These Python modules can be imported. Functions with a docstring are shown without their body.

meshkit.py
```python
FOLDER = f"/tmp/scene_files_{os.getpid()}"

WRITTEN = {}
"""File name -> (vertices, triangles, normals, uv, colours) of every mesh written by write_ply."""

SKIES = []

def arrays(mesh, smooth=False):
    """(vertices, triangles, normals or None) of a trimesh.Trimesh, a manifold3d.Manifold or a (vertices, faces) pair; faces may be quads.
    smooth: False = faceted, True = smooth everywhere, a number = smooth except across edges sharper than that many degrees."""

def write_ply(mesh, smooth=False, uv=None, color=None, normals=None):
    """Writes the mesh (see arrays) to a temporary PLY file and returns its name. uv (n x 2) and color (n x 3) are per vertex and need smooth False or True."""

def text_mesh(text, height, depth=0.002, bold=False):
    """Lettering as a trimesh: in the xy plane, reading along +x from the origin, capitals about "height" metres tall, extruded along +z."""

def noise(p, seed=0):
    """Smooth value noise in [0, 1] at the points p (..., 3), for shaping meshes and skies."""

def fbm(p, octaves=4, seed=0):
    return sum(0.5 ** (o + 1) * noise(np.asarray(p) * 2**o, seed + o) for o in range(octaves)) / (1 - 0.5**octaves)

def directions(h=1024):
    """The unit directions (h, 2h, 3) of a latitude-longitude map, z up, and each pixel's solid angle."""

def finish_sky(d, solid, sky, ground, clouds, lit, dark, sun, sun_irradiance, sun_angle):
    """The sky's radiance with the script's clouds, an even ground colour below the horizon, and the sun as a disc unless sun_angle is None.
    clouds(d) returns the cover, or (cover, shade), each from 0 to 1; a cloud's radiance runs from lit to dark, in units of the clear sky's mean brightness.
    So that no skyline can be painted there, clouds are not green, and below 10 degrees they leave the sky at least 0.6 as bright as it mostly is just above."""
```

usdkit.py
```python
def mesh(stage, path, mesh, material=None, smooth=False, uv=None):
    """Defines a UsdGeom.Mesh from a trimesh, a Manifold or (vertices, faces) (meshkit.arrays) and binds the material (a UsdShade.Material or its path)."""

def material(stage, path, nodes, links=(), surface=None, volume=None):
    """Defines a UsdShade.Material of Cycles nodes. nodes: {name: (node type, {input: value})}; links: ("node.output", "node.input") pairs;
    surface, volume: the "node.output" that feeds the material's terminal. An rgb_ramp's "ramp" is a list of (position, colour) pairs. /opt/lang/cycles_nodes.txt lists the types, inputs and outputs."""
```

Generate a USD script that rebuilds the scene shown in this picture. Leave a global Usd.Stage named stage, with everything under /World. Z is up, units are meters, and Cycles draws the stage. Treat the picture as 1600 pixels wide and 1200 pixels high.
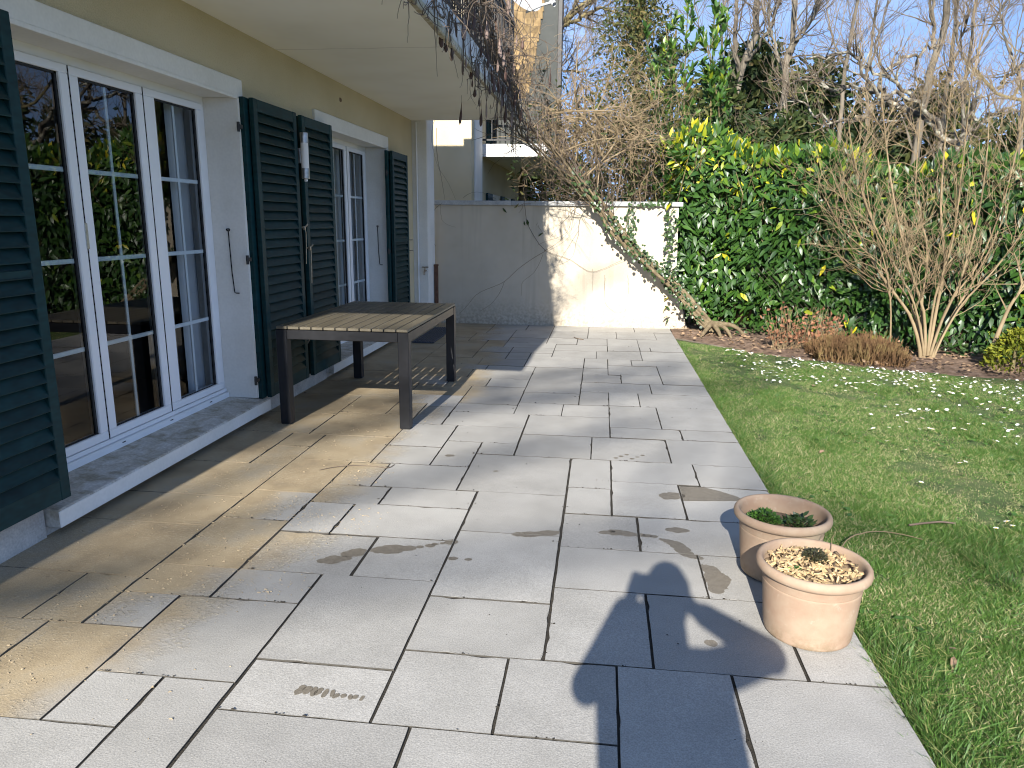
import math, random
import numpy as np, trimesh, manifold3d
import usdkit, meshkit
from pxr import Usd, UsdGeom, UsdLux, UsdShade, Gf, Sdf, Vt
from shapely.geometry import Polygon, LineString, box as sbox
from shapely.ops import unary_union

stage = Usd.Stage.CreateInMemory()
UsdGeom.SetStageUpAxis(stage, "Z"); UsdGeom.SetStageMetersPerUnit(stage, 1.0)
UsdGeom.Xform.Define(stage, "/World")
random.seed(7)

# ------------------------------------------------------------------ camera
CAM_H = 1.5
ROT = np.array([[0.99254616, 0.12145004, 0.01010007], [0.03639036, -0.21626103, -0.97565717], [-0.11630935, 0.96875232, -0.21906867]])
FPX = 1141.3
cam = UsdGeom.Camera.Define(stage, "/World/camera")
cam.CreateHorizontalApertureAttr(36.0); cam.CreateVerticalApertureAttr(27.0)
cam.CreateFocalLengthAttr(FPX / 1600 * 36.0)
cam.CreateClippingRangeAttr((0.03, 5000.0))
_r, _u, _b = ROT[0], -ROT[1], -ROT[2]
cam.AddTransformOp().Set(Gf.Matrix4d(*_r, 0, *_u, 0, *_b, 0, 0, 0, CAM_H, 1))
cam.CreateExposureAttr(1.38)

# ------------------------------------------------------------------ sky and sun
SUN = np.array([-0.075, -1.0, 0.514]); SUN /= np.linalg.norm(SUN)
dome = UsdLux.DomeLight.Define(stage, "/World/sky")
skym = usdkit.material(stage, "/World/Looks/sky_air", {
    "tc": ("texture_coordinate", {}),
    "mp": ("mapping", {"scale": (1.0, 1.0, 3.2)}),
    "n": ("noise_texture", {"scale": 2.3, "detail": 7, "roughness": 0.62, "distortion": 0.4}),
    "r": ("rgb_ramp", {"ramp": [(0.0, (0, 0, 0)), (0.5, (0.0, 0.0, 0.0)), (0.8, (0.14, 0.14, 0.14)), (1.0, (0.25, 0.25, 0.25))]}),
    "sky": ("sky_texture", {"sky_type": "single_scattering", "sun_disc": False, "sun_elevation": float(math.asin(SUN[2])),
                            "sun_rotation": float(math.atan2(SUN[0], SUN[1])), "altitude": 900.0, "air_density": 1.0, "aerosol_density": 0.12, "ozone_density": 4.5}),
    "mix": ("mix_color", {"b": (7.5, 7.7, 8.2)}),
    "hs": ("hsv", {"saturation": 0.90}), "up": ("vector_math", {"math_type": "add", "vector2": (0.0, 0.0, 0.30)}), "nz": ("vector_math", {"math_type": "normalize"}), "bg": ("background_shader", {"strength": 0.118}),
}, [("tc.generated", "mp.vector"), ("mp.vector", "n.vector"), ("tc.generated", "up.vector1"), ("up.vector", "nz.vector1"), ("nz.vector", "sky.vector"), ("n.fac", "r.fac"), ("r.color", "mix.fac"), ("sky.color", "mix.a"), ("mix.result", "hs.color"), ("hs.color", "bg.color")], surface="bg.background")
UsdShade.MaterialBindingAPI.Apply(dome.GetPrim()).Bind(skym)
dome.GetPrim().SetCustomDataByKey("kind", "structure")
sun = UsdLux.DistantLight.Define(stage, "/World/sun")
sun.CreateIntensityAttr(1.10); sun.CreateAngleAttr(0.53); sun.CreateNormalizeAttr(True)
sun.CreateColorAttr(Gf.Vec3f(1.0, 0.95, 0.87))
_z = SUN; _x = np.cross([0, 0, 1], _z); _x /= np.linalg.norm(_x); _y = np.cross(_z, _x)
sun.AddTransformOp().Set(Gf.Matrix4d(*_x, 0, *_y, 0, *_z, 0, 0, 0, 30, 1))

# ------------------------------------------------------------------ materials
def M(name, nodes, links, surface):
    return usdkit.material(stage, "/World/Looks/" + name, nodes, links, surface=surface)

def std(name, ramp, scale=6.0, detail=6, rough=0.6, bump=0.0, bscale=80.0, bdist=0.004, spec=0.4, stretch=None, rand=0.0, obj=False, rrange=None, fine=None, extra=None, dist=0.0):
    """Procedural paint, plaster, stone or wood: noise driven colour, fine relief, and a shift of tone from object to object."""
    n = {"g": ("geometry", {}), "tc": ("texture_coordinate", {}), "mp": ("mapping", {"scale": stretch or (1, 1, 1)}),
         "n": ("noise_texture", {"scale": scale, "detail": detail, "roughness": 0.6, "distortion": dist}),
         "r": ("rgb_ramp", {"ramp": ramp}), "p": ("principled_bsdf", {"roughness": rough, "specular_ior_level": spec, **(extra or {})})}
    l = [("tc.object" if obj else "g.position", "mp.vector"), ("mp.vector", "n.vector"), ("n.fac", "r.fac")]
    col = "r.color"
    if fine:
        n["fn"] = ("noise_texture", {"scale": fine[0], "detail": 3}); n["fr"] = ("rgb_ramp", {"ramp": [(0.3, (1 - fine[1],) * 3), (0.7, (1 + 0 * fine[1],) * 3)]})
        n["fm"] = ("mix_color", {"blend_type": "multiply", "fac": 1.0})
        l += [("mp.vector", "fn.vector"), ("fn.fac", "fr.fac"), (col, "fm.a"), ("fr.color", "fm.b")]; col = "fm.result"
    if rand:
        n["oi"] = ("object_info", {}); n["mr"] = ("map_range", {"to_min": 1 - rand, "to_max": 1 + rand}); n["h"] = ("hsv", {})
        l += [("oi.random", "mr.value"), ("mr.result", "h.value"), (col, "h.color")]; col = "h.color"
    if bump:
        n["bn"] = ("noise_texture", {"scale": bscale, "detail": 5, "roughness": 0.65}); n["b"] = ("bump", {"strength": bump, "distance": bdist})
        l += [("mp.vector", "bn.vector"), ("bn.fac", "b.height"), ("b.normal", "p.normal")]
    if rrange:
        n["rm"] = ("map_range", {"to_min": rrange[0], "to_max": rrange[1]}); l += [("n.fac", "rm.value"), ("rm.result", "p.roughness")]
    l.append((col, "p.base_color"))
    return M(name, n, l, "p.BSDF")

MAT = {}
MAT["wall"] = std("yellow_render", [(0.2, (0.53, 0.45, 0.285)), (0.45, (0.61, 0.52, 0.335)), (0.8, (0.69, 0.60, 0.415))], scale=1.1, detail=9, rough=0.92, bump=1.0, bscale=90, bdist=0.008, spec=0.2, fine=(150, 0.18))
MAT["trim"] = std("white_render_trim", [(0.25, (0.66, 0.64, 0.58)), (0.7, (0.76, 0.74, 0.69))], scale=3, rough=0.8, bump=0.15, bscale=90, spec=0.3, fine=(60, 0.07))
MAT["soffit"] = std("soffit_paint", [(0.25, (0.78, 0.745, 0.65)), (0.5, (0.84, 0.81, 0.725)), (0.75, (0.87, 0.845, 0.77))], scale=1.3, rough=0.85, bump=0.08, bscale=60, spec=0.25)
MAT["plinth"] = std("plinth_render", [(0.3, (0.40, 0.37, 0.33)), (0.7, (0.60, 0.56, 0.50))], scale=7, rough=0.9, bump=0.4, bscale=110, fine=(90, 0.25))
MAT["fascia"] = std("fascia_paint", [(0.3, (0.58, 0.57, 0.54)), (0.7, (0.76, 0.75, 0.72))], scale=5, rough=0.8, bump=0.2, bscale=70, fine=(30, 0.2))
MAT["drip"] = std("mossy_slab_edge", [(0.35, (0.30, 0.25, 0.15)), (0.65, (0.52, 0.47, 0.36))], scale=14, rough=0.9, bump=0.4, bscale=80)
MAT["sill"] = std("lichened_sill_stone", [(0.36, (0.38, 0.345, 0.27)), (0.5, (0.55, 0.52, 0.46)), (0.64, (0.68, 0.67, 0.64))], scale=9, detail=9, rough=0.85, bump=0.35, bscale=120, fine=(70, 0.3), dist=0.6)
MAT["pvc"] = std("white_window_frame", [(0.3, (0.76, 0.77, 0.78)), (0.7, (0.82, 0.82, 0.82))], scale=3, rough=0.32, spec=0.5)
MAT["bar"] = std("window_bar_white", [(0.3, (0.80, 0.83, 0.84)), (0.7, (0.86, 0.88, 0.88))], scale=3, rough=0.35)
MAT["gasket"] = std("black_gasket", [(0, (0.012, 0.012, 0.013)), (1, (0.02, 0.02, 0.02))], rough=0.6)
MAT["shutter"] = std("dark_green_shutter_paint", [(0.3, (0.004, 0.026, 0.028)), (0.7, (0.0065, 0.040, 0.042))], scale=5, rough=0.5, bump=0.12, bscale=60, stretch=(1, 1, 3), spec=0.22, rand=0.16, fine=(14, 0.38))
MAT["iron"] = std("black_iron", [(0.3, (0.012, 0.012, 0.013)), (0.7, (0.03, 0.028, 0.026))], scale=30, rough=0.5)
MAT["steel"] = std("dull_steel", [(0.3, (0.35, 0.34, 0.32)), (0.7, (0.55, 0.54, 0.52))], scale=30, rough=0.35, extra={"metallic": 0.85})
MAT["zinc"] = std("weathered_brass", [(0.3, (0.25, 0.21, 0.15)), (0.7, (0.45, 0.40, 0.32))], scale=40, rough=0.4, extra={"metallic": 0.8})
MAT["opal"] = std("opal_glass_tube", [(0, (0.78, 0.76, 0.72)), (1, (0.84, 0.82, 0.78))], rough=0.3)
MAT["tableframe"] = std("anthracite_table_frame", [(0.3, (0.011, 0.0115, 0.013)), (0.7, (0.016, 0.0165, 0.019))], scale=9, rough=0.42, rrange=(0.34, 0.5), spec=0.28, fine=(40, 0.15))
MAT["slat"] = std("composite_wood_slat", [(0.3, (0.075, 0.064, 0.044)), (0.5, (0.105, 0.090, 0.062)), (0.7, (0.135, 0.116, 0.082))], scale=14, stretch=(1.0, 0.06, 1.0), rough=0.5, bump=0.15, bscale=90, rand=0.12, spec=0.4)
MAT["terracotta"] = std("pale_terracotta", [(0.25, (0.335, 0.215, 0.145)), (0.45, (0.375, 0.245, 0.165)), (0.6, (0.40, 0.285, 0.195)), (0.75, (0.385, 0.30, 0.195))], scale=5, rough=0.62, bump=0.1, bscale=150, bdist=0.002, fine=(220, 0.08), spec=0.3)
def potmat():
    n = {"g": ("geometry", {}), "s": ("separate_xyz", {}), "n": ("noise_texture", {"scale": 7.0, "detail": 8, "roughness": 0.65}), "n2": ("noise_texture", {"scale": 24.0, "detail": 6, "roughness": 0.7}), "n3": ("noise_texture", {"scale": 240.0, "detail": 2}),
         "r": ("rgb_ramp", {"ramp": [(0.25, (0.275, 0.18, 0.122)), (0.45, (0.315, 0.22, 0.152)), (0.6, (0.34, 0.255, 0.18)), (0.75, (0.315, 0.26, 0.185))]}),
         "z": ("map_range", {"from_min": 0.085, "from_max": 0.0, "to_min": 0.0, "to_max": 0.75, "clamp": True}), "q": ("map_range", {"from_min": 0.42, "from_max": 0.62, "to_min": 0.0, "to_max": 1.0, "clamp": True}), "m": ("math", {"math_type": "multiply"}), "d": ("mix_color", {"b": (0.16, 0.12, 0.065)}),
         "w": ("map_range", {"from_min": 0.60, "from_max": 0.72, "to_min": 0.0, "to_max": 0.35, "clamp": True}), "lime": ("mix_color", {"b": (0.52, 0.45, 0.37)}), "b": ("bump", {"strength": 0.25, "distance": 0.002}), "p": ("principled_bsdf", {"roughness": 0.72, "specular_ior_level": 0.25})}
    l = [("g.position", k + ".vector") for k in ("n", "n2", "n3", "s")] + [("n.fac", "r.fac"), ("s.z", "z.value"), ("n2.fac", "q.value"), ("z.result", "m.value1"), ("q.result", "m.value2"), ("m.value", "d.fac"), ("n2.fac", "w.value"), ("w.result", "lime.fac"), ("r.color", "lime.a"), ("lime.result", "d.a"), ("d.result", "p.base_color"), ("n3.fac", "b.height"), ("b.normal", "p.normal")]
    return M("weathered_terracotta", n, l, "p.BSDF")
MAT["terracotta"] = potmat()
MAT["potsoil"] = std("potting_soil", [(0.3, (0.09, 0.06, 0.035)), (0.7, (0.24, 0.165, 0.095))], scale=40, rough=0.95, bump=0.8, bscale=60, bdist=0.01)
MAT["chip"] = std("wood_chips", [(0.3, (0.38, 0.255, 0.125)), (0.7, (0.54, 0.40, 0.22))], scale=30, rough=0.8, rand=0.3)
MAT["chipdark"] = std("dark_wood_chips", [(0.3, (0.10, 0.07, 0.045)), (0.7, (0.28, 0.20, 0.12))], scale=30, rough=0.85, rand=0.3)
MAT["flake"] = std("pale_mineral_flakes", [(0.3, (0.27, 0.205, 0.125)), (0.7, (0.42, 0.34, 0.225))], scale=60, rough=0.9)
MAT["mat"] = std("grey_rubber_mat", [(0.3, (0.045, 0.05, 0.06)), (0.7, (0.07, 0.077, 0.09))], scale=20, rough=0.7, bump=0.2)
MAT["rust"] = std("rusty_brown_pipe", [(0.3, (0.07, 0.03, 0.018)), (0.7, (0.14, 0.07, 0.04))], scale=20, rough=0.8)
MAT["coping"] = std("coping_stone", [(0.3, (0.36, 0.36, 0.35)), (0.7, (0.52, 0.52, 0.50))], scale=7, rough=0.85, bump=0.3, bscale=70, fine=(60, 0.2))
MAT["joint"] = std("dark_joint_soil", [(0.3, (0.018, 0.016, 0.013)), (0.7, (0.045, 0.038, 0.028))], scale=25, rough=1.0, bump=0.8, bscale=60, bdist=0.01)
MAT["soil"] = std("bed_soil", [(0.3, (0.10, 0.062, 0.04)), (0.5, (0.19, 0.125, 0.085)), (0.72, (0.30, 0.21, 0.15))], scale=9, detail=9, rough=1.0, bump=1.0, bscale=35, bdist=0.03)
MAT["lawnsoil"] = std("lawn_thatch", [(0.28, (0.05, 0.06, 0.02)), (0.5, (0.06, 0.10, 0.025)), (0.72, (0.13, 0.13, 0.055))], scale=5, detail=9, rough=1.0, bump=0.8, bscale=60, bdist=0.015)
MAT["farground"] = std("garden_ground", [(0.3, (0.05, 0.06, 0.02)), (0.7, (0.10, 0.09, 0.045))], scale=0.7, detail=8, rough=1.0)
MAT["pinkwall"] = std("pink_low_wall", [(0.3, (0.34, 0.20, 0.14)), (0.7, (0.46, 0.29, 0.21))], scale=5, rough=0.95, bump=0.5, bscale=60)
MAT["bark"] = std("grey_bark", [(0.3, (0.07, 0.058, 0.04)), (0.5, (0.14, 0.12, 0.09)), (0.7, (0.24, 0.21, 0.16))], scale=3, detail=8, rough=0.95, bump=0.8, bscale=14, bdist=0.04, stretch=(1, 1, 0.35))
MAT["lichen"] = std("lichened_bark", [(0.36, (0.045, 0.038, 0.03)), (0.5, (0.12, 0.10, 0.075)), (0.58, (0.28, 0.265, 0.205)), (0.72, (0.42, 0.40, 0.32))], scale=7, detail=8, rough=0.95, bump=0.8, bscale=25, bdist=0.03)
MAT["mossbark"] = std("mossy_bark", [(0.35, (0.07, 0.055, 0.03)), (0.5, (0.16, 0.13, 0.06)), (0.66, (0.24, 0.20, 0.09))], scale=5, detail=8, rough=0.95, bump=0.8, bscale=20, bdist=0.03)
MAT["twig"] = std("bare_twigs", [(0.3, (0.10, 0.076, 0.052)), (0.7, (0.20, 0.155, 0.11))], scale=2.5, rough=0.9)
MAT["tantwig"] = std("tan_twigs", [(0.3, (0.14, 0.10, 0.055)), (0.5, (0.215, 0.16, 0.09)), (0.7, (0.29, 0.22, 0.13))], scale=3, rough=0.85)
MAT["thickettwig"] = std("thicket_twigs", [(0.3, (0.10, 0.072, 0.045)), (0.5, (0.17, 0.125, 0.08)), (0.7, (0.25, 0.19, 0.125))], scale=2.2, rough=0.9)
MAT["vinewood"] = std("wisteria_wood", [(0.3, (0.085, 0.062, 0.035)), (0.5, (0.15, 0.115, 0.065)), (0.7, (0.23, 0.18, 0.11))], scale=14, detail=6, rough=0.9, bump=0.7, bscale=50, bdist=0.012)
MAT["greyvine"] = std("grey_vine_twigs", [(0.3, (0.075, 0.055, 0.040)), (0.7, (0.17, 0.13, 0.095))], scale=3, rough=0.9)
MAT["pod"] = std("brown_seed_pod", [(0.3, (0.045, 0.022, 0.016)), (0.7, (0.10, 0.058, 0.042))], scale=8, rough=0.6, rand=0.35)
MAT["podpale"] = std("weathered_seed_pod", [(0.3, (0.16, 0.11, 0.09)), (0.7, (0.27, 0.20, 0.17))], scale=8, rough=0.8, rand=0.3)
MAT["heath"] = std("heather_brown", [(0.3, (0.10, 0.052, 0.024)), (0.5, (0.17, 0.095, 0.042)), (0.7, (0.20, 0.15, 0.055))], scale=4, rough=0.9)
MAT["dryred"] = std("dry_red_leaf", [(0.3, (0.16, 0.065, 0.035)), (0.7, (0.32, 0.16, 0.085))], scale=20, rough=0.8)
MAT["deadleaf"] = std("dead_leaf", [(0.3, (0.20, 0.12, 0.07)), (0.7, (0.36, 0.25, 0.15))], scale=30, rough=0.85)
MAT["green_iron"] = std("green_post_paint", [(0, (0.01, 0.05, 0.03)), (1, (0.015, 0.07, 0.045))], rough=0.5)
MAT["wire"] = std("dull_wire", [(0, (0.09, 0.07, 0.055)), (1, (0.14, 0.11, 0.09))], rough=0.6)
MAT["tile"] = std("brown_roof_tile", [(0.3, (0.13, 0.085, 0.038)), (0.5, (0.22, 0.15, 0.07)), (0.7, (0.30, 0.21, 0.10))], scale=6, rough=0.85, rand=0.3)
MAT["shaded_slate"] = std("shaded_slate_cladding", [(0.3, (0.030, 0.034, 0.030)), (0.7, (0.052, 0.056, 0.050))], scale=3, rough=0.7)
MAT["dish"] = std("pale_dish_paint", [(0, (0.38, 0.39, 0.40)), (1, (0.46, 0.47, 0.47))], rough=0.45)
MAT["curtain"] = std("grey_curtain", [(0.3, (0.58, 0.61, 0.64)), (0.7, (0.70, 0.72, 0.74))], scale=2, rough=0.95)
MAT["browncurtain"] = std("brown_curtain", [(0.3, (0.26, 0.21, 0.16)), (0.7, (0.34, 0.28, 0.22))], scale=2, rough=0.95)
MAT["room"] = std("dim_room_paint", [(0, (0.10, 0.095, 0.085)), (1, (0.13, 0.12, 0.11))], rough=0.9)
MAT["skin"] = std("skin", [(0, (0.42, 0.26, 0.19)), (1, (0.48, 0.30, 0.22))], rough=0.55)
MAT["cloth"] = std("dark_blue_cloth", [(0, (0.03, 0.04, 0.07)), (1, (0.05, 0.06, 0.10))], scale=20, rough=0.9)
MAT["hair"] = std("dark_hair", [(0, (0.03, 0.02, 0.012)), (1, (0.05, 0.03, 0.02))], scale=60, rough=0.6)
MAT["petal"] = std("white_petal", [(0, (0.78, 0.78, 0.76)), (1, (0.84, 0.84, 0.82))], rough=0.7)
MAT["pollen"] = std("yellow_flower_centre", [(0, (0.65, 0.42, 0.03)), (1, (0.75, 0.5, 0.05))], rough=0.8)
MAT["phone"] = std("black_phone", [(0, (0.01, 0.01, 0.011)), (1, (0.014, 0.014, 0.015))], rough=0.2)

# far boundary wall: cream render, grimy towards the foot and under the coping
def wallmat():
    n = {"g": ("geometry", {}), "s": ("separate_xyz", {}),
         "n": ("noise_texture", {"scale": 2.2, "detail": 8, "roughness": 0.62}), "n2": ("noise_texture", {"scale": 28.0, "detail": 5}),
         "mp": ("mapping", {"scale": (9, 9, 0.55)}), "n3": ("noise_texture", {"scale": 1.0, "detail": 4}),
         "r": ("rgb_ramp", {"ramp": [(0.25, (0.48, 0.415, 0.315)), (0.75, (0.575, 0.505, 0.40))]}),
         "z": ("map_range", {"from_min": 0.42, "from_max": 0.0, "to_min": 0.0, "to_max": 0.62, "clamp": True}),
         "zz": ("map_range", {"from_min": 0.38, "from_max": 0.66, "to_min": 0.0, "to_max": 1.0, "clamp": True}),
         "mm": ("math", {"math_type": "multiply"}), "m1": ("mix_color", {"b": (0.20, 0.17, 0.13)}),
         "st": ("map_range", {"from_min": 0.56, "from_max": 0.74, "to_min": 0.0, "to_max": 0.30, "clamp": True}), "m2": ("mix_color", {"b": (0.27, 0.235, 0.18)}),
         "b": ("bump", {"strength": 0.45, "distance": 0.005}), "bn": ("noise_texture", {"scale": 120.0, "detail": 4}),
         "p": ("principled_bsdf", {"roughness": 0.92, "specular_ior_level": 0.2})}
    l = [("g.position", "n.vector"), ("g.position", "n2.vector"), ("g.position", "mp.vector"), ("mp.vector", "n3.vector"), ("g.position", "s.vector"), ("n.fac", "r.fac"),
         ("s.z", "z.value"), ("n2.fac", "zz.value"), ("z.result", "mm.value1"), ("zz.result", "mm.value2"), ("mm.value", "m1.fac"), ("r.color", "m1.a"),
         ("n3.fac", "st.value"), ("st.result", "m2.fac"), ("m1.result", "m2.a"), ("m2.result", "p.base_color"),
         ("g.position", "bn.vector"), ("bn.fac", "b.height"), ("b.normal", "p.normal")]
    return M("grimy_cream_render", n, l, "p.BSDF")
MAT["farwall"] = wallmat()

# paving: pale grey concrete slab; ochre staining on the side near the house, flaking where it ends
def slabmat():
    n = {"g": ("geometry", {}), "s": ("separate_xyz", {}), "oi": ("object_info", {}),
         "n": ("noise_texture", {"scale": 3.2, "detail": 8, "roughness": 0.62}),
         "sp": ("noise_texture", {"scale": 190.0, "detail": 2}), "spr": ("map_range", {"from_min": 0.3, "from_max": 0.7, "to_min": 0.75, "to_max": 1.12}),
         "r": ("rgb_ramp", {"ramp": [(0.25, (0.30, 0.289, 0.264)), (0.5, (0.352, 0.339, 0.311)), (0.75, (0.405, 0.39, 0.36))]}),
         "tone": ("map_range", {"to_min": 0.90, "to_max": 1.08}), "h": ("hsv", {}),
         # ochre mask: distance from the house, broken by noise and by slab
         "w": ("noise_texture", {"scale": 1.7, "detail": 6, "roughness": 0.65}), "wm": ("map_range", {"from_min": 0.25, "from_max": 0.75, "to_min": -0.20, "to_max": 0.20}),
         "ym": ("map_range", {"from_min": 1.9, "from_max": 4.2, "to_min": -0.58, "to_max": 0.0, "clamp": True}),
         "rm": ("map_range", {"to_min": -0.30, "to_max": 0.26}),
         "a1": ("math", {"math_type": "add"}), "a2": ("math", {"math_type": "subtract"}), "a3": ("math", {"math_type": "add"}),
         "mask": ("map_range", {"range_type": "smoothstep", "from_min": -1.16, "from_max": -1.52, "to_min": 0.0, "to_max": 1.0, "clamp": True}),
         "oc": ("rgb_ramp", {"ramp": [(0.24, (0.19, 0.152, 0.102)), (0.40, (0.30, 0.235, 0.147)), (0.54, (0.37, 0.296, 0.19)), (0.68, (0.35, 0.30, 0.22)), (0.8, (0.30, 0.268, 0.218))]}), "on": ("noise_texture", {"scale": 2.6, "detail": 7, "roughness": 0.6}),
         "om": ("mix_color", {}),
         # pale flakes and brown scum in the stained band
         "fl": ("noise_texture", {"scale": 46.0, "detail": 5, "roughness": 0.7}), "fmp": ("mapping", {"scale": (1, 1.8, 1)}),
         "flr": ("map_range", {"from_min": 0.53, "from_max": 0.60, "to_min": 0.0, "to_max": 1.0, "clamp": True}),
         "band": ("rgb_ramp", {"ramp": [(0.0, (0, 0, 0)), (0.18, (0.9, 0.9, 0.9)), (0.75, (0.7, 0.7, 0.7)), (1.0, (0.25, 0.25, 0.25))]}),
         "fz": ("noise_texture", {"scale": 2.1, "detail": 3}), "fzr": ("map_range", {"from_min": 0.40, "from_max": 0.58, "to_min": 0.0, "to_max": 1.0, "clamp": True}),
         "fm1": ("math", {"math_type": "multiply"}), "fm2": ("math", {"math_type": "multiply"}), "fmix": ("mix_color", {"b": (0.62, 0.55, 0.42)}),
         "mu": ("mix_color", {"blend_type": "multiply", "fac": 1.0}),
         "sn": ("separate_xyz", {}), "ab": ("math", {"math_type": "absolute"}), "ed": ("map_range", {"from_min": 0.97, "from_max": 0.80, "to_min": 0.0, "to_max": 1.0, "clamp": True}), "edm": ("map_range", {"to_min": 0.94, "to_max": 0.45}), "edx": ("math", {"math_type": "multiply"}), "dirt_shade": ("mix_color", {"b": (0.045, 0.04, 0.032)}),  # slab sides: joint grime plus painted shade muting sunlit edges, weaker on ochre
         "b1n": ("noise_texture", {"scale": 9.0, "detail": 9, "roughness": 0.66}), "b1": ("bump", {"strength": 0.35, "distance": 0.006}),
         "b2n": ("noise_texture", {"scale": 170.0, "detail": 3}), "b2": ("bump", {"strength": 0.55, "distance": 0.002}), "b3": ("bump", {"strength": 0.9, "distance": 0.005}),
         "p": ("principled_bsdf", {"roughness": 0.78, "specular_ior_level": 0.3})}
    P = [("g.position", k + ".vector") for k in ("n", "sp", "w", "on", "fz", "b1n", "b2n", "s")]
    l = P + [("g.position", "fmp.vector"), ("fmp.vector", "fl.vector"), ("n.fac", "r.fac"), ("oi.random", "tone.value"), ("tone.result", "h.value"), ("r.color", "h.color"),
             ("w.fac", "wm.value"), ("s.y", "ym.value"), ("oi.random", "rm.value"), ("s.x", "a1.value1"), ("wm.result", "a1.value2"), ("a1.value", "a2.value1"), ("ym.result", "a2.value2"),
             ("a2.value", "a3.value1"), ("rm.result", "a3.value2"), ("a3.value", "mask.value"), ("on.fac", "oc.fac"), ("mask.result", "om.fac"), ("h.color", "om.a"), ("oc.color", "om.b"),
             ("fl.fac", "flr.value"), ("mask.result", "band.fac"), ("fz.fac", "fzr.value"), ("flr.result", "fm1.value1"), ("band.color", "fm1.value2"), ("fm1.value", "fm2.value1"), ("fzr.result", "fm2.value2"),
             ("fm2.value", "fmix.fac"), ("om.result", "fmix.a"), ("sp.fac", "spr.value"), ("fmix.result", "mu.a"), ("spr.result", "mu.b"), ("g.true_normal", "sn.vector"), ("sn.z", "ab.value1"), ("ab.value", "ed.value"), ("mask.result", "edm.value"), ("ed.result", "edx.value1"), ("edm.result", "edx.value2"), ("edx.value", "dirt_shade.fac"), ("mu.result", "dirt_shade.a"), ("dirt_shade.result", "p.base_color"),
             ("b1n.fac", "b1.height"), ("b2n.fac", "b2.height"), ("b1.normal", "b2.normal"), ("fm2.value", "b3.height"), ("b2.normal", "b3.normal"), ("b3.normal", "p.normal")]
    return M("paving_slab", n, l, "p.BSDF")
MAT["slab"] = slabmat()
MAT["wet"] = std("damp_patch", [(0.3, (0.16, 0.138, 0.106)), (0.7, (0.22, 0.193, 0.153))], scale=40, rough=0.55, fine=(150, 0.25), bump=0.3, bscale=150, bdist=0.002)

# foliage: tint runs along a ramp, leaves let some light through
def leafmat(name, ramp, rough=0.35, trans=0.3, spec=0.5, tcol=None):
    n = {"a": ("attribute", {"attribute": "tint"}), "r": ("rgb_ramp", {"ramp": ramp}), "p": ("principled_bsdf", {"roughness": rough, "specular_ior_level": spec}),
         "t": ("translucent_bsdf", {}), "hs": ("hsv", {"value": 1.5, "saturation": 1.1}), "m": ("mix_closure", {"fac": trans})}
    l = [("a.fac", "r.fac"), ("r.color", "p.base_color"), ("r.color", "hs.color"), ("hs.color", "t.color"), ("p.BSDF", "m.closure1"), ("t.BSDF", "m.closure2")]
    return M(name, n, l, "m.closure")
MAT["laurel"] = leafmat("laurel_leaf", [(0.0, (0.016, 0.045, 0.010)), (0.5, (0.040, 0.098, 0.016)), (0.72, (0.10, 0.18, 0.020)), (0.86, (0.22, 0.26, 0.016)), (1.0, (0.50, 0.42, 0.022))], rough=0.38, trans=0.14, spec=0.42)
MAT["ivy"] = leafmat("ivy_leaf", [(0.0, (0.02, 0.045, 0.014)), (1.0, (0.06, 0.10, 0.03))], rough=0.35, trans=0.15)
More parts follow.
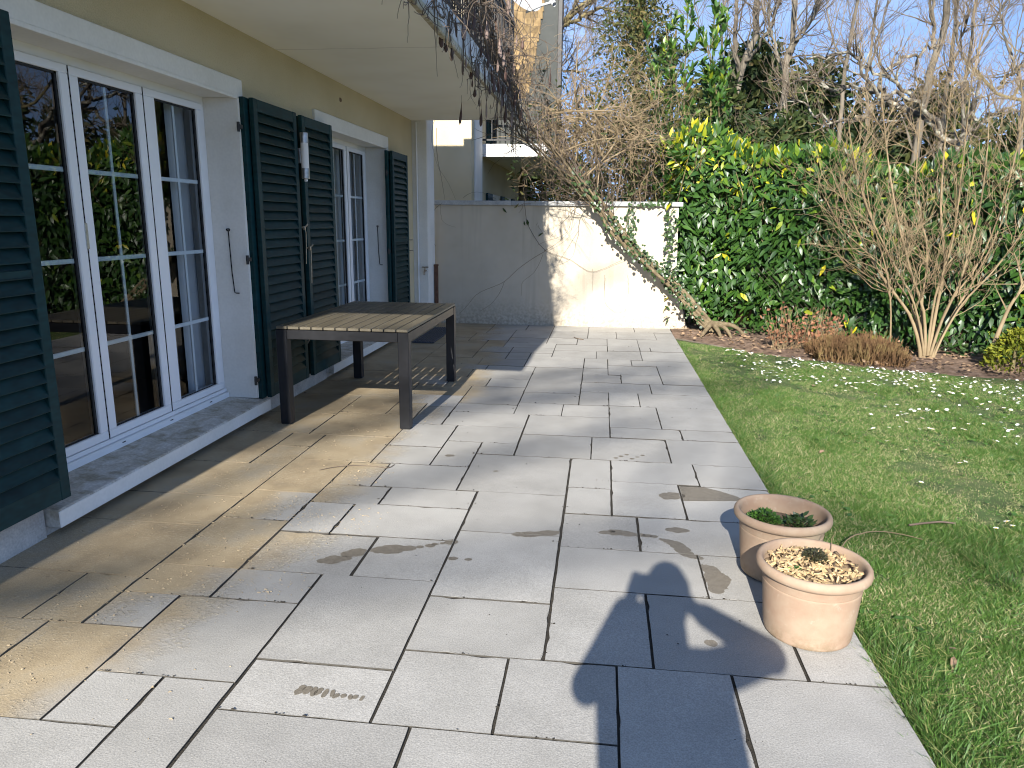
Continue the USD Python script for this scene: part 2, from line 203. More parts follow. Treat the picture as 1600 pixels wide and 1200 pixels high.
MAT["conifer"] = leafmat("conifer_leaf", [(0.0, (0.014, 0.030, 0.010)), (0.5, (0.042, 0.062, 0.018)), (0.8, (0.105, 0.10, 0.030)), (1.0, (0.17, 0.125, 0.05))], rough=0.6, trans=0.15, spec=0.2)
MAT["goldconifer"] = leafmat("golden_conifer_leaf", [(0.0, (0.07, 0.10, 0.012)), (1.0, (0.24, 0.24, 0.025))], rough=0.6, trans=0.15, spec=0.2)
MAT["blade"] = leafmat("grass_blade", [(0.0, (0.045, 0.105, 0.020)), (0.50, (0.10, 0.195, 0.040)), (0.74, (0.165, 0.245, 0.062)), (0.87, (0.26, 0.28, 0.105)), (1.0, (0.40, 0.36, 0.20))], rough=0.45, trans=0.3, spec=0.35)
MAT["herb"] = leafmat("small_plant_leaf", [(0.0, (0.03, 0.075, 0.018)), (1.0, (0.10, 0.22, 0.035))], rough=0.45, trans=0.25)
MAT["darkherb"] = leafmat("purple_green_leaf", [(0.0, (0.025, 0.025, 0.015)), (1.0, (0.075, 0.075, 0.03))], rough=0.5, trans=0.15)

def glassmat(name, ior, tint):
    return M(name, {"f": ("fresnel", {"IOR": ior}), "t": ("transparent_bsdf", {"color": tint}), "g": ("glossy_bsdf", {"roughness": 0.0, "color": (1, 1, 1)}), "m": ("mix_closure", {}),
                    "gm": ("math", {"math_type": "multiply", "value2": 1.3, "use_clamp": True})},
             [("f.fac", "gm.value1"), ("gm.value", "m.fac"), ("t.BSDF", "m.closure1"), ("g.BSDF", "m.closure2")], "m.closure")
MAT["glass"] = glassmat("window_glass", 1.5, (0.80, 0.84, 0.84))
MAT["glassdim"] = glassmat("weak_reflection_glass", 1.22, (0.80, 0.84, 0.86))  # uncoated window glass with its reflection turned down, keeping panes dark
# ------------------------------------------------------------------ helpers: prims
_names = {}
def numbered(parent, name):
    k = (parent, name); i = _names.get(k, -1) + 1; _names[k] = i
    return f"{parent}/{name}" if i == 0 else f"{parent}/{name}_{i:03d}"

def tag(prim, label=None, cat=None, group=None, kind=None):
    for k, v in (("label", label), ("category", cat), ("group", group), ("kind", kind)):
        if v: prim.SetCustomDataByKey(k, v)
    return prim

class Thing:
    """An Xform at the thing's base; parts are given in world metres and stored relative to it."""
    def __init__(self, name, label=None, cat=None, loc=(0, 0, 0), group=None, kind=None):
        self.loc = np.array(loc, float); self.path = numbered("/World", name)
        x = UsdGeom.Xform.Define(stage, self.path); x.AddTranslateOp().Set(Gf.Vec3d(*map(float, loc)))
        self.prim = tag(x.GetPrim(), label, cat, group, kind)
    def part(self, name, mesh, m, under=None, smooth=False, label=None, kind=None, tint=None):
        return put(mesh, m, numbered(under or self.path, name), self.loc, smooth, label, kind, tint)

def put(mesh, m, path, loc=(0, 0, 0), smooth=False, label=None, kind=None, tint=None):
    if hasattr(mesh, "to_mesh"):
        q = mesh.to_mesh(); mesh = (np.array(q.vert_properties[:, :3], float), np.array(q.tri_verts, int))
    if hasattr(mesh, "vertices"): v, f = np.array(mesh.vertices, float), np.array(mesh.faces)
    else: v, f = np.array(mesh[0], float), np.array(mesh[1])
    g = usdkit.mesh(stage, path, (v - np.asarray(loc, float), f), MAT[m] if isinstance(m, str) else m, smooth=smooth)
    if tint is not None:
        UsdGeom.PrimvarsAPI(g).CreatePrimvar("tint", Sdf.ValueTypeNames.FloatArray, "vertex").Set(Vt.FloatArray.FromNumpy(np.asarray(tint, np.float32)))
    g.CreateDoubleSidedAttr(True)
    tag(g.GetPrim(), label, kind=kind)
    return path

def single(name, mesh, m, label=None, cat=None, group=None, kind=None, smooth=False, tint=None, loc=(0, 0, 0)):
    p = numbered("/World", name); put(mesh, m, p, loc, smooth, None, None, tint)
    if np.any(np.asarray(loc)): UsdGeom.Xformable(stage.GetPrimAtPath(p)).AddTranslateOp().Set(Gf.Vec3d(*map(float, loc)))
    return tag(stage.GetPrimAtPath(p), label, cat, group, kind)

def copy_of(path, name, loc, rotz=0.0, scale=1.0, label=None, cat=None, group=None, tilt=0.0):
    p = numbered("/World", name); x = UsdGeom.Xform.Define(stage, p)
    x.AddTranslateOp().Set(Gf.Vec3d(*map(float, loc))); x.AddRotateZOp().Set(math.degrees(rotz)); x.AddRotateXOp().Set(math.degrees(tilt)); x.AddScaleOp().Set(Gf.Vec3f(scale, scale, scale))
    x.GetPrim().GetReferences().AddInternalReference(path); x.GetPrim().SetInstanceable(True)
    return tag(x.GetPrim(), label, cat, group)

# ------------------------------------------------------------------ helpers: shapes
def cat(ms):
    V, F, n = [], [], 0
    for m in ms:
        v, f = (m.vertices, m.faces) if hasattr(m, "vertices") else m
        V.append(np.asarray(v, float)); F.append(np.asarray(f) + n); n += len(v)
    return np.vstack(V), np.vstack(F)

def box(x0, x1, y0, y1, z0, z1, c=0.0):
    """A box with its edges chamfered by c."""
    a, b = np.array([x0, y0, z0], float), np.array([x1, y1, z1], float)
    lo, hi = np.minimum(a, b), np.maximum(a, b)
    if c <= 0:
        m = trimesh.creation.box(bounds=[lo, hi]); return np.array(m.vertices), np.array(m.faces)
    c = min(c, 0.45 * (hi - lo).min()); pts = []
    for sx in (0, 1):
        for sy in (0, 1):
            for sz in (0, 1):
                p = np.where([sx, sy, sz], hi, lo); q = np.where([sx, sy, sz], -c, c)
                for k in range(3):
                    e = p + q; e[k] = p[k]; pts.append(e)
    m = trimesh.convex.convex_hull(np.array(pts)); return np.array(m.vertices), np.array(m.faces)

def rotated(m, axis, ang, about):
    R = trimesh.transformations.rotation_matrix(ang, axis, about); v = np.asarray(m[0]); return v @ R[:3, :3].T + R[:3, 3], m[1]

def lathe(prof, c, n=64):
    """Revolve (r, z) pairs about the vertical through c."""
    prof = np.array(prof, float); a = np.linspace(0, 2 * np.pi, n, endpoint=False); m = len(prof)
    V = np.stack([c[0] + prof[:, None, 0] * np.cos(a), c[1] + prof[:, None, 0] * np.sin(a), c[2] + np.repeat(prof[:, 1:2], n, 1)], -1).reshape(-1, 3)
    i, j = np.meshgrid(np.arange(m - 1), np.arange(n), indexing="ij"); k = (j + 1) % n
    F = np.stack([i * n + j, i * n + k, (i + 1) * n + k, (i + 1) * n + j], -1).reshape(-1, 4)
    return V, np.vstack([F[:, [0, 1, 2]], F[:, [0, 2, 3]]])

def tubes(P, R, sides=3):
    """Many tapered tubes at once. P (n, m, 3), R (n, m)."""
    P = np.asarray(P, float); R = np.asarray(R, float)
    if P.ndim == 2: P = P[None]
    R = R.reshape(P.shape[:2])
    n, m, _ = P.shape
    T = np.gradient(P, axis=1); T /= np.maximum(np.linalg.norm(T, axis=2, keepdims=True), 1e-9)
    mean = P[:, -1] - P[:, 0]; ref = np.eye(3)[np.argmin(np.abs(mean), 1)]
    U = np.cross(T, ref[:, None]); U /= np.maximum(np.linalg.norm(U, axis=2, keepdims=True), 1e-9); W = np.cross(T, U)
    a = np.linspace(0, 2 * np.pi, sides, endpoint=False)
    V = P[:, :, None] + R[:, :, None, None] * (np.cos(a)[:, None] * U[:, :, None] + np.sin(a)[:, None] * W[:, :, None])
    base = (np.arange(n) * m * sides)[:, None, None] + (np.arange(m - 1) * sides)[None, :, None]; s = np.arange(sides)[None, None]; t = (s + 1) % sides
    A, B, C, D = base + s, base + t, base + sides + t, base + sides + s
    F = np.concatenate([np.stack([A, B, C], -1).reshape(-1, 3), np.stack([A, C, D], -1).reshape(-1, 3)])
    return V.reshape(-1, 3), F

def smoothline(pts, n):
    """A soft curve of n points through the given ones."""
    from scipy.interpolate import CubicSpline, PchipInterpolator
    pts = np.array(pts, float); d = np.r_[0, np.cumsum(np.linalg.norm(np.diff(pts, axis=0), axis=1))]
    return PchipInterpolator(d, pts, axis=0)(np.linspace(0, d[-1], n))

def limb(pts, r0, r1, n=14, sides=8, wob=0.0, rng=None, power=1.0):
    P = smoothline(pts, n)
    if wob and rng is not None: P[1:-1] += rng.normal(0, wob, (n - 2, 3))
    return P, r0 + (r1 - r0) * np.linspace(0, 1, n) ** power

def grow(P, R, k, length, ang, rng, m=6, up=0.15, wob=0.12, t0=0.15, t1=1.0, ratio=0.55, tip=0.0015, rmax=9, droop=0.0):
    """k side shoots on each of the polylines P (n, m0, 3): returns their polylines and radii."""
    n, m0, _ = P.shape
    t = rng.uniform(t0, t1, (n, k)); x = t * (m0 - 1); i = np.clip(x.astype(int), 0, m0 - 2); fr = (x - i)[..., None]; ar = np.arange(n)[:, None]
    p = P[ar, i] * (1 - fr) + P[ar, i + 1] * fr; d = P[ar, i + 1] - P[ar, i]; d /= np.maximum(np.linalg.norm(d, axis=2, keepdims=True), 1e-9)
    r = R[ar, i] * (1 - fr[..., 0]) + R[ar, i + 1] * fr[..., 0]
    q = rng.normal(size=d.shape); q -= (q * d).sum(-1, keepdims=True) * d; q /= np.maximum(np.linalg.norm(q, axis=2, keepdims=True), 1e-9)
    a = rng.uniform(ang[0], ang[1], (n, k, 1)); d = d * np.cos(a) + q * np.sin(a)
    p, d, r = p.reshape(-1, 3), d.reshape(-1, 3), np.minimum(r.reshape(-1) * ratio, rmax)
    L = rng.uniform(length[0], length[1], len(p)) * (1.1 - 0.5 * t.reshape(-1)); out = [p]
    for s in range(m - 1):
        d = d + rng.normal(0, wob, d.shape) + np.array([0, 0, up - droop * s]); d /= np.linalg.norm(d, axis=1, keepdims=True)
        out.append(out[-1] + d * (L / (m - 1))[:, None])
    return np.stack(out, 1), r[:, None] * (1 - np.linspace(0, 1, m)) + tip * np.ones(m)

def leafcloud(pos, ax, nor, size, width=0.36, fold=0.12, curl=0.18, rows=(0.0, 0.28, 0.62, 1.0), wid=(0.12, 1.0, 0.86, 0.05), tint=None):
    """Leaves with a folded midrib, one per position. ax: direction to the tip, nor: rough upward side. Returns mesh and per-vertex tint."""
    pos, ax, nor = (np.asarray(a, float) for a in (pos, ax, nor)); N = len(pos); size = np.broadcast_to(size, N)[:, None]
    ax = ax / np.linalg.norm(ax, axis=1, keepdims=True); si = np.cross(ax, nor); si /= np.maximum(np.linalg.norm(si, axis=1, keepdims=True), 1e-9); up = np.cross(si, ax)
    V = []
    for t, w in zip(rows, wid):
        c = pos + size * (ax * t - up * curl * t * t); h = size * width * 0.5 * w
        V += [c - si * h + up * fold * h, c, c + si * h + up * fold * h]
    V = np.stack(V, 1); k = len(rows); f = []
    for i in range(k - 1):
        for j in (0, 1):
            a = i * 3 + j; f += [[a, a + 1, a + 4], [a, a + 4, a + 3]]
    F = (np.array(f)[None] + (np.arange(N) * 3 * k)[:, None, None]).reshape(-1, 3)
    return (V.reshape(-1, 3), F), (np.repeat(tint, 3 * k) if tint is not None else None)

def blob(c, rad, n, rng, seed=0, squash=0.25):
    """n points near the skin of a lumpy ellipsoid, with their outward directions."""
    d = rng.normal(size=(n, 3)); d /= np.linalg.norm(d, axis=1, keepdims=True)
    lump = 0.62 + 0.7 * meshkit.fbm(d * 2.2 + seed * 7.3, 3, seed); r = lump * (1 - squash * rng.random(n) ** 1.5)
    return np.array(c) + d * np.array(rad) * r[:, None], d

def PX(x, y, Y):
    """The point at depth Y metres in front of the house corner line that stands at a given bearing and height (survey of the photograph)."""
    d = ROT.T @ np.array([(x - 800) / FPX, (y - 600) / FPX, 1.0]); t = Y / d[1]
    return np.array([d[0] * t, Y, CAM_H + d[2] * t])
# ================================================================== ground and paving
single("ground", (np.array([[-400, -400, -0.16], [400, -400, -0.16], [400, 400, -0.16], [-400, 400, -0.16]], float), np.array([[0, 1, 2], [0, 2, 3]])), "farground", kind="structure")

KX = {0: 0.996, 1: 0.868, 2: 0.740, 3: 0.612, 4: 0.484, 5: 0.356, 6: 0.226, 7: 0.100, 8: -0.026, 9: -0.153, 10: -0.276, 11: -0.40, 12: -0.526, 13: -0.652, 14: -0.776, 15: -0.90, 16: -1.025, 17: -1.150,
      18: -1.273, 19: -1.402, 20: -1.526, 21: -1.651, 22: -1.775, 23: -1.901, 24: -2.030, 25: -2.146, 26: -2.28, 28: -2.62}
SLABS = [
 (28, 19, 1.0, 1.76), (19, 17, 1.2, 2.012), (17, 12, 1.2, 1.88), (12, 7, 1.2, 1.88), (24, 21, 1.76, 2.278), (28, 24, 1.76, 2.278), (21, 19, 1.76, 2.012), (21, 17, 2.012, 2.526), (17, 13, 1.88, 2.15), (17, 13, 2.15, 2.782),
 (13, 10, 1.88, 2.274), (10, 7, 1.88, 2.274), (7, 4, 1.2, 2.277), (4, 0, 1.2, 2.277), (13, 9, 2.274, 2.66), (13, 9, 2.66, 3.31), (13, 9, 3.31, 3.855), (14, 9, 3.855, 4.517), (14, 12, 4.517, 4.772), (9, 6, 2.276, 2.80), (6, 2, 2.277, 2.797), (2, 0, 2.277, 2.797),
 (9, 4, 2.80, 3.20), (4, 0, 2.797, 3.20), (9, 6, 3.20, 3.606), (6, 0, 3.20, 3.606), (9, 7, 3.606, 3.99), (9, 7, 3.99, 4.517), (7, 4, 3.606, 4.125), (4, 0, 3.606, 4.105), (7, 3, 4.125, 4.517), (3, 0, 4.105, 4.507),
 (12, 8, 4.517, 5.018), (8, 4, 4.517, 5.022), (4, 0, 4.507, 5.035), (12, 7, 5.018, 5.556), (7, 3, 5.03, 5.295), (3, 0, 5.035, 5.295), (7, 4, 5.295, 5.945), (4, 0, 5.295, 5.945), (10, 7, 5.556, 5.93), (13, 10, 5.556, 5.94),
 (13, 9, 5.94, 6.33), (13, 9, 6.33, 7.48), (9, 7, 5.935, 6.43), (7, 5, 5.945, 6.435), (5, 0, 5.945, 6.435), (9, 4, 6.43, 6.83), (4, 0, 6.435, 6.84), (9, 6, 6.83, 7.19), (6, 3, 6.83, 7.24), (3, 0, 6.84, 7.25), (9, 7, 7.19, 7.52), (9, 7, 7.52, 8.062),
 (7, 3, 7.22, 7.70), (3, 0, 7.25, 7.73), (7, 5, 7.70, 8.06), (5, 0, 7.715, 8.03), (14, 9, 7.48, 8.07), (14, 12, 8.07, 8.30), (12, 8, 8.07, 8.535), (12, 7, 8.535, 8.958), (8, 4, 8.055, 8.60), (4, 0, 8.03, 8.625), (7, 4, 8.60, 8.915), (4, 3, 8.625, 8.90), (3, 0, 8.625, 8.90),
 (10, 7, 8.958, 9.495), (13, 10, 8.99, 9.47), (7, 4, 8.915, 9.51), (4, 0, 8.90, 9.52), (9, 6, 9.495, 10.10), (6, 2, 9.51, 10.15), (2, 0, 9.52, 10.15), (9, 4, 10.10, 10.62), (4, 0, 10.15, 10.62), (13, 9, 9.47, 10.05), (13, 9, 10.05, 10.62),
 (16, 13, 2.782, 3.185), (20, 16, 2.778, 3.18), (20, 18, 3.18, 3.562), (18, 13, 3.185, 3.58), (20, 17, 3.562, 3.835), (17, 13, 3.58, 3.845), (20, 18, 3.835, 4.235), (18, 14, 3.845, 4.25), (16, 14, 4.25, 4.772), (19, 16, 4.25, 4.615), (19, 16, 4.615, 5.168), (16, 12, 4.772, 5.168),
 (17, 12, 5.168, 5.56), (17, 13, 5.56, 5.84), (17, 13, 5.84, 6.495), (16, 13, 6.495, 6.86), (18, 13, 6.86, 7.268), (17, 13, 7.268, 7.495), (18, 14, 7.495, 7.875), (16, 14, 7.875, 8.30), (16, 12, 8.30, 8.66), (17, 12, 8.66, 8.99), (17, 13, 8.99, 9.40), (17, 13, 9.40, 10.06), (16, 13, 10.06, 10.62),
 (28, 25, 2.278, 2.65), (25, 23, 2.278, 2.65), (23, 21, 2.278, 2.527), (23, 20, 2.527, 2.776), (20, 17, 2.526, 2.778), (28, 23, 2.65, 3.19), (28, 23, 3.19, 3.575), (28, 23, 3.575, 4.12), (23, 20, 2.776, 3.30), (23, 20, 3.30, 3.69), (23, 20, 3.69, 4.25),
 (28, 25, 4.12, 4.80), (25, 23, 4.12, 4.49), (25, 23, 4.49, 4.79), (23, 19, 4.25, 4.79), (28, 24, 4.80, 5.33), (28, 24, 5.33, 5.97), (24, 19, 4.79, 5.40), (24, 21, 5.40, 5.97), (21, 19, 5.40, 5.78), (19, 17, 5.168, 5.70), (21, 17, 5.70, 6.10), (28, 21, 5.97, 6.50), (21, 17, 6.10, 6.50),
 (28, 23, 6.50, 7.02), (23, 19, 6.50, 6.87), (19, 16, 6.495, 6.87), (23, 18, 6.87, 7.27), (28, 23, 7.02, 7.55), (23, 17, 7.27, 7.52), (23, 18, 7.52, 7.89), (28, 23, 7.55, 8.2), (23, 19, 7.89, 8.40), (19, 16, 7.88, 8.28), (19, 16, 8.28, 8.66), (28, 23, 8.2, 8.75), (23, 19, 8.40, 9.02),
 (19, 17, 8.66, 9.13), (21, 17, 9.13, 9.70), (28, 21, 8.75, 9.30), (28, 21, 9.02, 9.70), (20, 17, 9.70, 10.06), (28, 20, 9.70, 10.31), (20, 16, 10.06, 10.62), (28, 20, 10.31, 10.62)]

patio = Thing("patio", kind="structure")
patio.part("joint_bed", box(-2.63, 0.975, 0.9, 10.66, -0.15, -0.0055), "joint")
rg = np.random.default_rng(3)
taken, slab_polys = None, []
def slab_mesh(poly, z, dz, c=0.0012):
    """One slab, its upper arris rounded, resting a little proud of or below its neighbours."""
    xy = np.array(poly.exterior.coords)[:-1]
    if Polygon(xy).exterior.is_ccw is False: xy = xy[::-1]
    if len(xy) == 4 and xy[:, 1].min() < 7:
        bx0, by0 = xy.min(0); bx1, by1 = xy.max(0); cen = (xy.min(0) + xy.max(0)) / 2; out = []
        for i in range(4):
            p, q = xy[i], xy[(i + 1) % 4]; m_ = max(2, int(np.linalg.norm(q - p) / .045)); ts = np.arange(m_) / m_
            out.append(p + (q - p) * ts[:, None])
        xy = np.vstack(out); d_ = np.abs(rg.normal(0, .0009, len(xy))); ch_ = rg.random(len(xy)) < .045; d_[ch_] += rg.uniform(.003, .008, ch_.sum())
        on = np.c_[np.minimum(xy[:, 0] - bx0, bx1 - xy[:, 0]) < 1e-6, np.minimum(xy[:, 1] - by0, by1 - xy[:, 1]) < 1e-6]; inw = np.sign(cen - xy) * on; xy = xy + inw * d_[:, None]
        inner = xy + inw * (c * (1 + 2.5 * ch_))[:, None]
    else: inner = None
    if inner is None:
        e = np.roll(xy, -1, 0) - xy; e /= np.linalg.norm(e, axis=1, keepdims=True); nr_ = np.c_[-e[:, 1], e[:, 0]]; pv = np.roll(nr_, 1, 0)
        inner = xy + c * (nr_ + pv) / np.maximum(1 + (nr_ * pv).sum(1, keepdims=True), .3)
    n = len(xy); top = lambda q: z + dz[0] * (q[:, 0] - xy[:, 0].mean()) + dz[1] * (q[:, 1] - xy[:, 1].mean())
    V = np.vstack([np.c_[inner, top(inner)], np.c_[xy, top(xy) - c], np.c_[xy, np.full(n, -0.06)]])
    tri = trimesh.creation.triangulate_polygon(Polygon(inner), engine="earcut")
    map_ = [int(np.argmin(np.linalg.norm(inner - p, axis=1))) for p in tri[0]]; F = [[map_[i] for i in t] for t in tri[1]]
    F = [t if (lambda a, b: a[0] * b[1] - a[1] * b[0])(inner[t[1]] - inner[t[0]], inner[t[2]] - inner[t[0]]) > 0 else t[::-1] for t in F if len(set(t)) == 3]
    for i in range(n):
        j = (i + 1) % n
        for a in (0, n): F += [[a + i, a + n + i, a + n + j], [a + i, a + n + j, a + j]]
    return V, np.array(F)
for kl, kr, y0, y1 in SLABS:
    x0, x1 = KX[kl], KX[kr]
    p = sbox(x0, y0, x1, y1)
    if taken is not None: p = p.difference(taken.buffer(0.001))
    for q in getattr(p, "geoms", [p]):
        if q.area < 0.012: continue
        b = q.bounds
        if abs(q.area - (b[2] - b[0]) * (b[3] - b[1])) > 0.02 * q.area: q = q.simplify(0.004)
        taken = q if taken is None else unary_union([taken, q])
        gx, gy = rg.uniform(0.0018, 0.0050) + (0.0010 if y1 < 4 else 0), rg.uniform(0.0008, 0.0020)
        qq = q.buffer(0)
        if q.area > 0.97 * (b[2] - b[0]) * (b[3] - b[1]):
            qq = sbox(b[0] + (0 if b[0] < -2.6 else gx), b[1] + gy, b[2] - (0.003 if b[2] > 0.99 else gx * rg.uniform(0.3, 1.0)), b[3] - gy)
        else: qq = q.buffer(-0.0025, join_style=2).simplify(0.003)
        z = rg.normal(0, 0.0010); dz = rg.normal(0, 0.0014, 2)
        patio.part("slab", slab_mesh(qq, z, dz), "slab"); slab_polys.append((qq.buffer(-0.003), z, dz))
hole = sbox(-2.62, 1.2, 0.99, 10.6).difference(taken.buffer(0.004))
for q in getattr(hole, "geoms", [hole]):
    if q.area > 0.01:
        q = q.buffer(-0.004, join_style=2)
        for q in getattr(q, "geoms", [q]):
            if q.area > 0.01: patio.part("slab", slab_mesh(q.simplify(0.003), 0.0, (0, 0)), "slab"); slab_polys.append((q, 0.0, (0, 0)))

# damp patches lie on the slabs as thin films, broken at the joints
def puddle(pts, w, seed, rag=0.35):
    r = np.random.default_rng(seed); L = LineString(smoothline(np.c_[np.array(pts, float), np.zeros(len(pts))], 24)[:, :2]); out = []
    for i in range(24):
        t = i / 23; p = L.interpolate(t, normalized=True); ww = w * (0.35 + 0.65 * math.sin(math.pi * (0.12 + 0.76 * t))) * (1 + rag * r.normal() * 0.6)
        out.append(p.buffer(max(ww, 0.006), 6))
    s = unary_union(out); c = np.array(s.exterior.coords if s.geom_type == "Polygon" else max(s.geoms, key=lambda g: g.area).exterior.coords)[:-1]
    c = c + r.normal(0, w * 0.06, c.shape); return Polygon(c).buffer(0)
films = []
def wet(poly):
    for q, z, dz in slab_polys:
        s = poly.intersection(q)
        for g in getattr(s, "geoms", [s]):
            if g.geom_type == "Polygon" and g.area > 3e-5:
                v, f = trimesh.creation.triangulate_polygon(Polygon(g.exterior), engine="earcut"); cx, cy = np.array(q.exterior.coords)[:-1].mean(0)
                films.append((np.c_[v, z + dz[0] * (v[:, 0] - cx) + dz[1] * (v[:, 1] - cy) + 0.0012], f))
wet(Polygon([(0.487, 3.62 + 0.25), (0.487, 4.10), (0.64, 4.10), (0.72, 4.05), (0.80, 3.98), (0.83, 3.92), (0.70, 3.90), (0.60, 3.885)])); wet(puddle([(0.40, 3.92), (0.48, 3.955)], 0.045, 2))
wet(puddle([(-1.20, 2.90), (-1.09, 2.945)], 0.026, 3)); wet(puddle([(-1.12, 2.98), (-1.04, 3.02)], 0.03, 4)); wet(puddle([(-1.01, 3.035), (-0.83, 3.085)], 0.036, 5))
for x, y, a in ((-0.80, 3.10, .012), (-0.755, 3.12, .014), (-0.735, 3.14, .01), (-0.70, 3.155, .008), (-0.665, 3.17, .02), (-0.62, 3.00, .013), (-0.55, 3.00, .010), (-0.94, 4.45, .018), (-0.60, 4.20, .008), (0.1, 3.405, .009), (0.06 + 0.21, 3.38, .013), (0.30, 3.375, .012)):
    wet(puddle([(x - a, y), (x + a, y + 0.004)], a, int(abs(x) * 999)))
wet(puddle([(-0.37, 3.305), (-0.29, 3.315), (-0.20, 3.345), (-0.16, 3.36)], 0.028, 6)); wet(puddle([(0.05, 3.39), (0.12, 3.40), (0.22, 3.385), (0.24, 3.385)], 0.03, 7))
wet(puddle([(0.33, 3.35), (0.40, 3.30), (0.45, 3.19), (0.49, 3.17)], 0.03, 8)); wet(puddle([(0.50, 3.09), (0.535, 3.03), (0.54, 2.95), (0.525, 2.88)], 0.035, 9, .5))
wet(puddle([(0.38, 3.47), (0.47, 3.47)], 0.02, 11, .8)); wet(puddle([(0.435, 2.47), (0.455, 2.462)], 0.016, 12))
for i in range(11): wet(puddle([(-0.93 + 0.021 * i + 0.006 * (i % 3), 1.985 + .006 * (i % 2)), (-0.922 + 0.021 * i, 2.0 + (0.026 - .002 * i) * (i < 6))], 0.0085 - 0.0005 * i, 40 + i, 1.0))
for i in range(6): wet(puddle([(0.13 + 0.035 * i, 4.57 + 0.04 * (i * 7 % 3)), (0.14 + 0.035 * i, 4.57 + 0.04 * (i * 7 % 3))], 0.010, 60 + i))
patio.part("damp_patch", cat(films), "wet", kind="stuff")
# flaking crumbs on the stained slabs, grit and moss clumps along the joints
rf = np.random.default_rng(19)
def crumbs(n, place, lo, hi, flat):
    V, F = [], []; b = 0
    for _ in range(n):
        x, y = place(); L = rf.uniform(lo, hi) * (1 if rf.random() < .8 else 1.8); k = 5; a = np.sort(rf.uniform(0, 6.28, k)); rr = L * rf.uniform(.4, 1, k); st_ = rf.uniform(.35, 1)
        q = np.c_[x + rr * np.cos(a), y + rr * np.sin(a) * st_]; z0 = .0015; h = L * flat * rf.uniform(.5, 1.2); tl = rf.normal(0, .12, 2)
        top_ = np.c_[x + (q[:, 0] - x) * .7, y + (q[:, 1] - y) * .7, z0 + h + (q - [x, y]) @ tl]; V += [np.c_[q, np.full(k, z0)], top_]
        F += [[b + i, b + (i + 1) % k, b + k + (i + 1) % k] for i in range(k)] + [[b + i, b + k + (i + 1) % k, b + k + i] for i in range(k)] + [[b + k, b + k + i, b + k + i + 1] for i in range(1, k - 1)]; b += 2 * k
    return np.vstack(V), np.array(F)
hot = [(-1.72, 3.02, .16), (-1.75, 2.63, .12), (-2.0, 2.45, .16), (-1.35, 2.66, .14), (-1.36, 3.98, .12), (-1.7, 3.5, .14), (-2.1, 3.4, .25), (-2.2, 3.85, .2), (-1.65, 4.9, .2), (-1.65, 5.3, .2), (-1.45, 3.36, .1), (-1.9, 1.95, .15), (-1.9, 4.5, .25), (-1.25, 3.3, .16), (-1.45, 5.9, .12)]
def nearhouse():
    if rf.random() < .72: h = hot[rf.integers(len(hot))]; return h[0] + rf.normal(0, h[2] * .7), h[1] + rf.normal(0, h[2] * .7)
    return rf.uniform(-2.5, -1.2), rf.uniform(1.6, 6.5)
patio.part("flaking_crumbs", crumbs(2400, nearhouse, .0015, .0058, .34), "flake", kind="stuff")
J_ = []
for q, z, dz in slab_polys:
    b = q.bounds
    for _ in range(rf.integers(0, 7)):
        if b[1] < 6 or rf.random() < .3:
            if rf.random() < .75: J_.append((rf.uniform(b[0], b[2]), b[1] - .002))
            else: J_.append((b[2] + .005, rf.uniform(b[1], b[3])))
J_ = [(x + rf.normal(0, .012) * k, y + rf.normal(0, .0012)) for x, y in J_ for k in range(rf.integers(1, 6))]; ji = iter(J_)
patio.part("joint_grit", crumbs(len(J_), lambda: next(ji), .002, .0055, .55), "joint", kind="stuff")
patio.part("dark_grit", crumbs(170, lambda: (rf.uniform(-1.3, .98), rf.uniform(1.4, 6)), .0012, .0035, .5), "joint", kind="stuff")
# ================================================================== the house
house = Thing("house", "pale yellow rendered house wall with white window surrounds and a balcony above", "house", (-2.6, 5.2, 0))
WX, TX = -2.60, -2.578                      # wall face, trim face
Y0, YE, ZS = 0.3, 10.06, 2.785              # near corner, far end, soffit
WIN = [(3.02, 5.155), (6.66, 8.78)]         # the two openings
ZT, ZB = 2.32, 0.15                         # head and sill of the openings
wl = []
ys = [Y0, WIN[0][0], WIN[0][1], WIN[1][0], WIN[1][1], YE]
for i in (0, 2, 4): wl.append(box(-3.0, WX, ys[i] + (0.02 if i else 0), ys[i + 1] - (0.02 if i < 4 else 0), -0.1, 4.8))
for a, b in WIN: wl += [box(-3.0, WX, a - .02, b + .02, ZT + 0.02, 4.8), box(-3.0, WX, a - .02, b + .02, -0.1, 0.03)]
house.part("wall", cat(wl), "wall")
house.part("back_wall", cat([box(-9.5, -3.0, Y0, Y0 + 0.3, -0.1, 4.8), box(-9.5, -3.0, YE - 0.3, YE, -0.1, 4.8), box(-9.5, -9.2, Y0 + 0.3, YE - 0.3, -0.1, 4.8)]), "wall")
house.part("roof", box(-9.55, -2.58, Y0 - 0.01, YE + 0.005, 4.803, 4.87, 0.01), "coping")
house.part("plinth", cat([box(WX - 0.02, WX + 0.022, Y0, WIN[0][0] - 0.075, -0.1, 0.155), box(WX - 0.02, WX + 0.006, WIN[0][0] - 0.075, WIN[0][1] + 0.07, -0.1, 0.06), box(WX - 0.02, WX + 0.018, WIN[0][1] + 0.07, WIN[1][0] - 0.075, -0.1, 0.135), box(WX - 0.02, WX + 0.006, WIN[1][0] - 0.075, YE, -0.1, 0.06)]), "plinth")
house.part("pilaster", box(WX - 0.3, -2.395, YE + .003, YE + 0.42, -0.1, 4.78, 0.01), "trim")
house.part("wall_conduit", tubes([[-2.535, YE - 0.012, 0.02], [-2.535, YE - 0.012, 1.2], [-2.537, YE - 0.012, 2.76]], [[.011] * 3], 8), "pvc", smooth=True)
